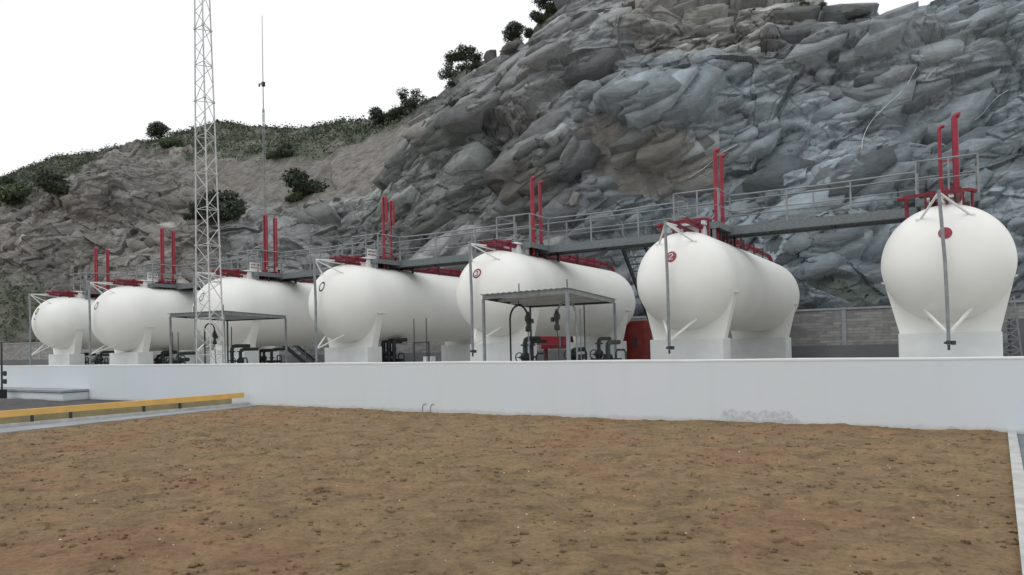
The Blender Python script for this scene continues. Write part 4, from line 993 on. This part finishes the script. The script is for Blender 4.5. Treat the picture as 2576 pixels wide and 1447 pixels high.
def plant(name, label, cat, pos, s, kind, group=None, sz=None):
    o = bpy.data.objects.new(name, None); COL.objects.link(o); o.location = pos; o.scale = (s, s, sz or s); o.rotation_euler = (0, 0, random.uniform(0, 6.28))
    tag(o, label, cat, group)
    c = bpy.data.objects.new('crown', KIND[kind]); COL.objects.link(c); c.parent = o
    c = bpy.data.objects.new('trunk', STEM[kind]); COL.objects.link(c); c.parent = o
    return o
def scale_at(p, pxr): return pxr / F_ * (p.x * fw.x + p.y * fw.y)
BUSH = [(160, 478, 38, 0, 'round dark green bush with a lighter top on the left hillside'), (45, 500, 52, 1, 'wide dark bush at the left edge of the hillside'), (10, 480, 30, 0, 'small dark bush at the far left of the hillside'),
        (412, 350, 30, 3, 'flat topped tree on the skyline left of the lattice tower'), (430, 365, 28, 1, 'low dark bush below the flat topped skyline tree'),
        (720, 388, 25, 0, 'dark green bush on the earthy slope right of the antenna mast'), (690, 392, 14, 1, 'small bush beside the antenna mast on the earthy slope'),
        (780, 480, 42, 0, 'tall dark bush on the slope above the third vent stack from the left'), (745, 500, 24, 1, 'lower dark bush left of the tall bush on the slope'),
        (590, 540, 50, 0, 'large dark bush right behind the lattice tower'), (545, 548, 36, 1, 'dark bush directly behind the lattice tower'), (500, 545, 26, 0, 'dim bush left of the lattice tower above the rock shelf'),
        (970, 305, 26, 0, 'dark bush on the skyline where the scrub meets the rock'), (1000, 292, 28, 1, 'leafy bush under the small crooked skyline tree'), (1030, 285, 24, 0, 'dark bush right of the crooked skyline tree'),
        (1035, 268, 30, 2, 'small crooked tree standing above the skyline bushes'), (1162, 200, 34, 2, 'ragged tree on the rock shoulder of the skyline'), (1190, 175, 38, 3, 'spreading tree just left of the leaning boulder'), (1150, 215, 16, 0, 'small bush at the lower end of the rock shoulder'),
        (1322, 92, 34, 3, 'thin tree on the steep skyline above the boulder'), (1395, 38, 36, 2, 'leafy tree at the top edge of the skyline'), (1432, 12, 40, 3, 'spreading tree at the very top of the rock skyline'),
        (2090, 12, 16, 1, 'low green scrub on the right part of the rock skyline'), (2050, 6, 14, 1, 'tiny scrub at the top edge right of the high rocks'),
        (1178, 188, 20, 1, 'dense low bush beneath the spreading skyline tree'), (1207, 168, 17, 0, 'low bush against the left side of the leaning boulder'), (1338, 78, 18, 1, 'low bush beside the thin tree on the steep skyline'), (1378, 48, 20, 0, 'dark bush below the leafy tree at the top edge'), (1412, 20, 24, 1, 'bush between the two trees at the top edge of the skyline')]
for x, y, rpx, kd, lab in BUSH:
    p, n_ = seat(x, y); s_ = scale_at(p, rpx) * (0.95 if kd in (2, 3) else 1.25)
    tree = kd in (2, 3)
    plant('tree' if tree else 'bush', lab, 'tree' if tree else 'bush', p + n_ * (0.25 if tree else 0.12) * s_ - Vector((0, 0, (0.2 if tree else 0.5) * s_)), s_, kd)
# scrub along the left skyline
for x in list(np.arange(8, 470, 11)) + list(np.arange(545, 1115, 9)):
    x = x + random.uniform(-4, 4)
    j = int(np.argmin(np.abs(px - x))); i = random.randint(612, 632); pos = Vector(P[i, j])
    big = 3.6 if x > 545 else 2.6
    s_ = scale_at(pos, random.uniform(0.55, 1.5) * big)
    if 290 < x < 400: s_ *= 0.6
    plant('shrub', 'small dark shrub on the left skyline of the hill' if x < 500 else 'small green shrub in the dense skyline scrub behind the tower and mast', 'shrub', pos - Vector((0, 0, 0.2 * s_)), s_, random.choice([0, 1, 1, 2]), 'small shrubs along the left skyline' if x < 500 else 'small shrubs along the scrub covered skyline')
# ground scrub as one mass
rn = np.random.default_rng(5)
pr = (veg * (PX > -150))[:626].ravel().astype(float) * (np.repeat((V[:626] > 0.15), nx)) * 1.0
ww = pr * (Dn[:626].ravel() / 60) ** 2; ww /= ww.sum()
idx = rn.choice(len(pr), 3600, p=ww); C0 = P[:626].reshape(-1, 3)[idx]
nl = 9; c = np.repeat(C0, nl, 0) + rn.normal(size=(len(C0) * nl, 3)) * np.array([.32, .32, .2]) + np.array([0, 0, .22])
a = rn.normal(size=c.shape); a /= np.linalg.norm(a, axis=1, keepdims=True); b = rn.normal(size=c.shape); b -= a * (a * b).sum(1, keepdims=True); b /= np.linalg.norm(b, axis=1, keepdims=True)
s_ = 0.14 * (0.5 + rn.random((len(c), 1)))
V4 = np.stack([c - a * s_, c + b * s_ * .5, c + a * s_, c - b * s_ * .5], 1).reshape(-1, 3)
o = bpy.data.objects.new('ground_scrub', mesh_np('ground_scrub', V4, np.arange(len(V4)).reshape(-1, 4), m_scrub)); COL.objects.link(o)
tag(o, 'low green scrub covering the upper left hillside', 'scrub'); o['kind'] = 'stuff'

# ================================================================ BOULDERS, LOOSE ROCKS, CABLES
def rock(name, label, pos, dims, rotz, seed, tilt=0.0, group=None, tintc=(0.13, 0.13, 0.125)):
    rn = np.random.default_rng(seed); n1, n2 = 22, 12; vs = []
    nrm = rn.normal(size=(14, 3)); nrm /= np.linalg.norm(nrm, axis=1, keepdims=True); dd = 0.50 + 0.35 * rn.random(14)
    for j in range(n2 + 1):
        for i in range(n1):
            th = math.pi * j / n2; ph = 2 * math.pi * i / n1; d = np.array([math.sin(th) * math.cos(ph), math.sin(th) * math.sin(ph), math.cos(th)])
            r = min(1.0, min([dd[q] / max(d @ nrm[q], 1e-3) for q in range(14) if d @ nrm[q] > 0.05] + [1.0])); vs.append(d * r * np.array(dims))
    Rm = Matrix.Rotation(rotz, 3, 'Z') @ Matrix.Rotation(tilt, 3, 'Y')
    fs = [(j * n1 + i, j * n1 + (i + 1) % n1, (j + 1) * n1 + (i + 1) % n1, (j + 1) * n1 + i) for j in range(n2) for i in range(n1)]
    me = bpy.data.meshes.new(name); me.from_pydata([tuple(Rm @ Vector(v)) for v in vs], [], [f[::-1] for f in fs]); me.polygons.foreach_set('use_smooth', [False] * len(fs))
    a_ = me.color_attributes.new('tint', 'FLOAT_COLOR', 'POINT'); a_.data.foreach_set('color', list((*tintc, 1.0)) * len(vs)); me.materials.append(m_rock)
    o = bpy.data.objects.new(name, me); COL.objects.link(o); o.location = pos; return tag(o, label, 'boulder' if name == 'boulder' else 'rock', group)
p, _ = seat(1248, 152); s1 = scale_at(p, 27)
rock('boulder', 'large leaning oval boulder on the skyline above the rock shoulder', p + Vector((0, 0, s1 * 0.35)), (s1 * 0.75, s1 * 0.6, s1 * 1.15), 0.3, 4, 0.55)
p, _ = seat(1300, 118); s1 = scale_at(p, 20)
rock('boulder', 'low rounded boulder just right of the leaning skyline boulder', p + Vector((0, 0, s1 * 0.1)), (s1 * 1.5, s1, s1 * .8), 0.3, 5, -0.3)
p, _ = seat(2165, 24); s1 = scale_at(p, 44)
rock('boulder', 'broad flat topped boulder on the right skyline notch', p + Vector((0, 0, -s1 * 0.05)), (s1 * 1.1, s1 * 0.8, s1 * .62), 0.6, 6, 0.1, tintc=(0.14, 0.145, 0.145))
for k, (x, y, r, lab) in enumerate(((1390, 322, 34, 'pale oval slab sticking out of the centre of the rock face'), (1450, 385, 44, 'tall curved grey slab above the pinkish dirt fan'), (1850, 455, 30, 'angular grey block at the edge of the blue rock face'), (2120, 235, 22, 'rounded pale block high on the rock face'),
        (1455, 500, 22, 'white mottled rock right of the third vent stacks from the right'), (2110, 130, 20, 'rounded block in the upper right rock face'))):
    p, n_ = seat(x, y); s1 = scale_at(p, r)
    rock('rock', lab, p + n_ * s1 * 0.15, [(s1, s1 * .5, s1 * .5), (s1 * .7, s1 * .5, s1 * 1.1), (s1, s1 * .6, s1 * .7), (s1, s1 * .6, s1), (s1 * .6, s1 * .6, s1), (s1, s1 * .7, s1 * .7)][k], 0.5, 70 + k, [0.1, 0.4, 0.3, 0, 0.3, 0][k], None, [(0.19, 0.21, 0.205), (0.16, 0.17, 0.17), (0.15, 0.165, 0.17), (0.18, 0.20, 0.22), (0.26, 0.26, 0.25), (0.16, 0.18, 0.19)][k])
# fallen stones along the foot of the face
names_done = []
for k in range(70):
    x = random.uniform(60, 2560); Yk = random.uniform(34.6, 37.6)
    X_ = atY(x, 860, Yk).x; s1 = random.uniform(0.25, 0.75)
    rock('fallen_rock', 'angular fallen stone piled between the masonry wall and the quarry face', Vector((X_, Yk, 2.3 + random.uniform(-.6, .5))), (s1, s1 * .8, s1 * .7), random.uniform(0, 3), 200 + k, random.uniform(-.5, .5), 'fallen stones behind the masonry wall', (0.155, 0.17, 0.175))
def cable(label, pts, r=0.022, name='cable'):
    out = []
    for (x0, y0), (x1, y1) in zip(pts[:-1], pts[1:]):
        n = max(2, int(math.hypot(x1 - x0, y1 - y0) / 14))
        for q in range(n):
            f = q / n; p, n_ = seat(x0 + (x1 - x0) * f, y0 + (y1 - y0) * f); out.append(p + n_ * 0.32)
    p, n_ = seat(*pts[-1]); out.append(p + n_ * 0.32)
    out = [sum(out[max(0, i - 1):i + 2], Vector()) / len(out[max(0, i - 1):i + 2]) for i in range(len(out))]
    o = MB().tube(out, r, 6).build(name, m_lgrey); tag(o, label, 'cable', 'pale cables hanging down the quarry face')
cable('pale cable curving down the blue rock left of the rightmost vent stacks', [(2330, 172), (2290, 235), (2250, 270), (2205, 310), (2185, 345), (2178, 390)])
cable('pale cable running down the rock right of the rightmost vent stacks', [(2560, 232), (2510, 270), (2480, 300), (2440, 325)])
cable('short pale cable high on the rock at the right', [(2385, 175), (2360, 190), (2345, 215)])
cable('pale cable crossing the rock left of the second vent stacks from the right', [(1875, 365), (1830, 395), (1780, 430), (1735, 460)])

# ================================================================ PEBBLES AND SOIL CRUMBS
def soil_pos(x, y):
    d = ray(x, y); s_ = (0.02 - EYE) / d.z; return Vector((0, 0, EYE)) + d * s_
PM = []
for v in range(3):
    rn = np.random.default_rng(90 + v); m = MB(); vs = []
    for j in range(6):
        for i in range(8):
            th = math.pi * j / 5; ph = 2 * math.pi * i / 8; q = 0.8 + 0.35 * rn.random(); vs.append((math.sin(th) * math.cos(ph) * q, math.sin(th) * math.sin(ph) * q * .75, math.cos(th) * 0.55 * q))
    me = bpy.data.meshes.new('pebble'); me.from_pydata(vs, [], [(j * 8 + i, (j + 1) * 8 + i, (j + 1) * 8 + (i + 1) % 8, j * 8 + (i + 1) % 8) for j in range(5) for i in range(8)]); me.materials.append(m_pebble); PM.append(me)
spots = [(128, 1222, 5), (152, 1361, 7), (402, 1360, 6), (660, 1204, 5), (1268, 1192, 5), (1330, 1188, 5), (1325, 1297, 6), (1304, 1330, 7), (1830, 1316, 6), (1786, 1259, 5), (1795, 1292, 5), (2298, 1306, 7), (2022, 1310, 6), (2610, 1300, 5), (1838, 1256, 4), (2062, 1160, 4), (2110, 1180, 5), (1860, 1138, 4), (2386, 1120, 4), (2238, 1180, 5), (1725, 1345, 6), (2410, 1250, 5), (1142, 1160, 4), (515, 1120, 4), (1005, 1262, 5), (238, 1262, 5), (848, 1225, 5)]
for k in range(46):
    spots.append((random.uniform(30, 2490), 1110 + 320 * random.random() ** 0.8, random.uniform(2.5, 5)))
for x, y, r in spots:
    p = soil_pos(x, y)
    if not (-17.2 < p.x < xr(p.y) - 0.1 and p.y < 14.1): continue
    o = bpy.data.objects.new('pebble', random.choice(PM)); COL.objects.link(o); o.location = p + Vector((0, 0, 0.012)); s_ = scale_at(p, r) * 0.45; o.scale = (s_, s_, s_); o.rotation_euler = (0, 0, random.uniform(0, 6))
    tag(o, 'small pale pebble lying loose on the bare brown soil', 'pebble', 'pale pebbles scattered over the soil')
# crumbs of earth: too many to count
rn = np.random.default_rng(17); n = 5200
yy = 3.0 + (14.2 - 3.0) * rn.random(n) ** 1.2; xx = rn.uniform(-17.1, 0.55, n)
ax_, ay_ = [], []
base8 = np.array([[-1, -1, -1], [1, -1, -1], [1, 1, -1], [-1, 1, -1], [-.7, -.7, 1], [.7, -.6, .8], [.6, .7, 1], [-.7, .6, .7]], float)
sz = 0.008 + 0.022 * rn.random(n) ** 3; rot = rn.random(n) * 6.28
B8 = base8[None] * (1 + 0.35 * rn.normal(size=(n, 8, 3)) * 0.6); B8[:, :, 2] *= 0.6; ca, sa = np.cos(rot)[:, None], np.sin(rot)[:, None]
Vx = (B8[:, :, 0] * ca - B8[:, :, 1] * sa) * sz[:, None] * 1.4 + xx[:, None]; Vy = (B8[:, :, 0] * sa + B8[:, :, 1] * ca) * sz[:, None] + yy[:, None]
zz0 = 0.10 * (fbm(xx * 0.5, yy * 0.7, 3, 4) - 0.5) + 0.055 * (fbm(xx * 1.7, yy * 2.4, 9, 5, 0.6) - 0.5) + 0.014
Vz = B8[:, :, 2] * sz[:, None] + zz0[:, None] + 0.004
Vc = np.stack([Vx, Vy, Vz], -1).reshape(-1, 3); q6 = np.array([(3, 2, 1, 0), (4, 5, 6, 7), (0, 1, 5, 4), (1, 2, 6, 5), (2, 3, 7, 6), (3, 0, 4, 7)])
Fc = (q6[None] + 8 * np.arange(n)[:, None, None]).reshape(-1, 4)
o = bpy.data.objects.new('soil_crumbs', mesh_np('soil_crumbs', Vc, Fc, m_soil)); COL.objects.link(o); tag(o, 'loose crumbs of brown earth scattered over the soil', 'soil'); o['kind'] = 'stuff'
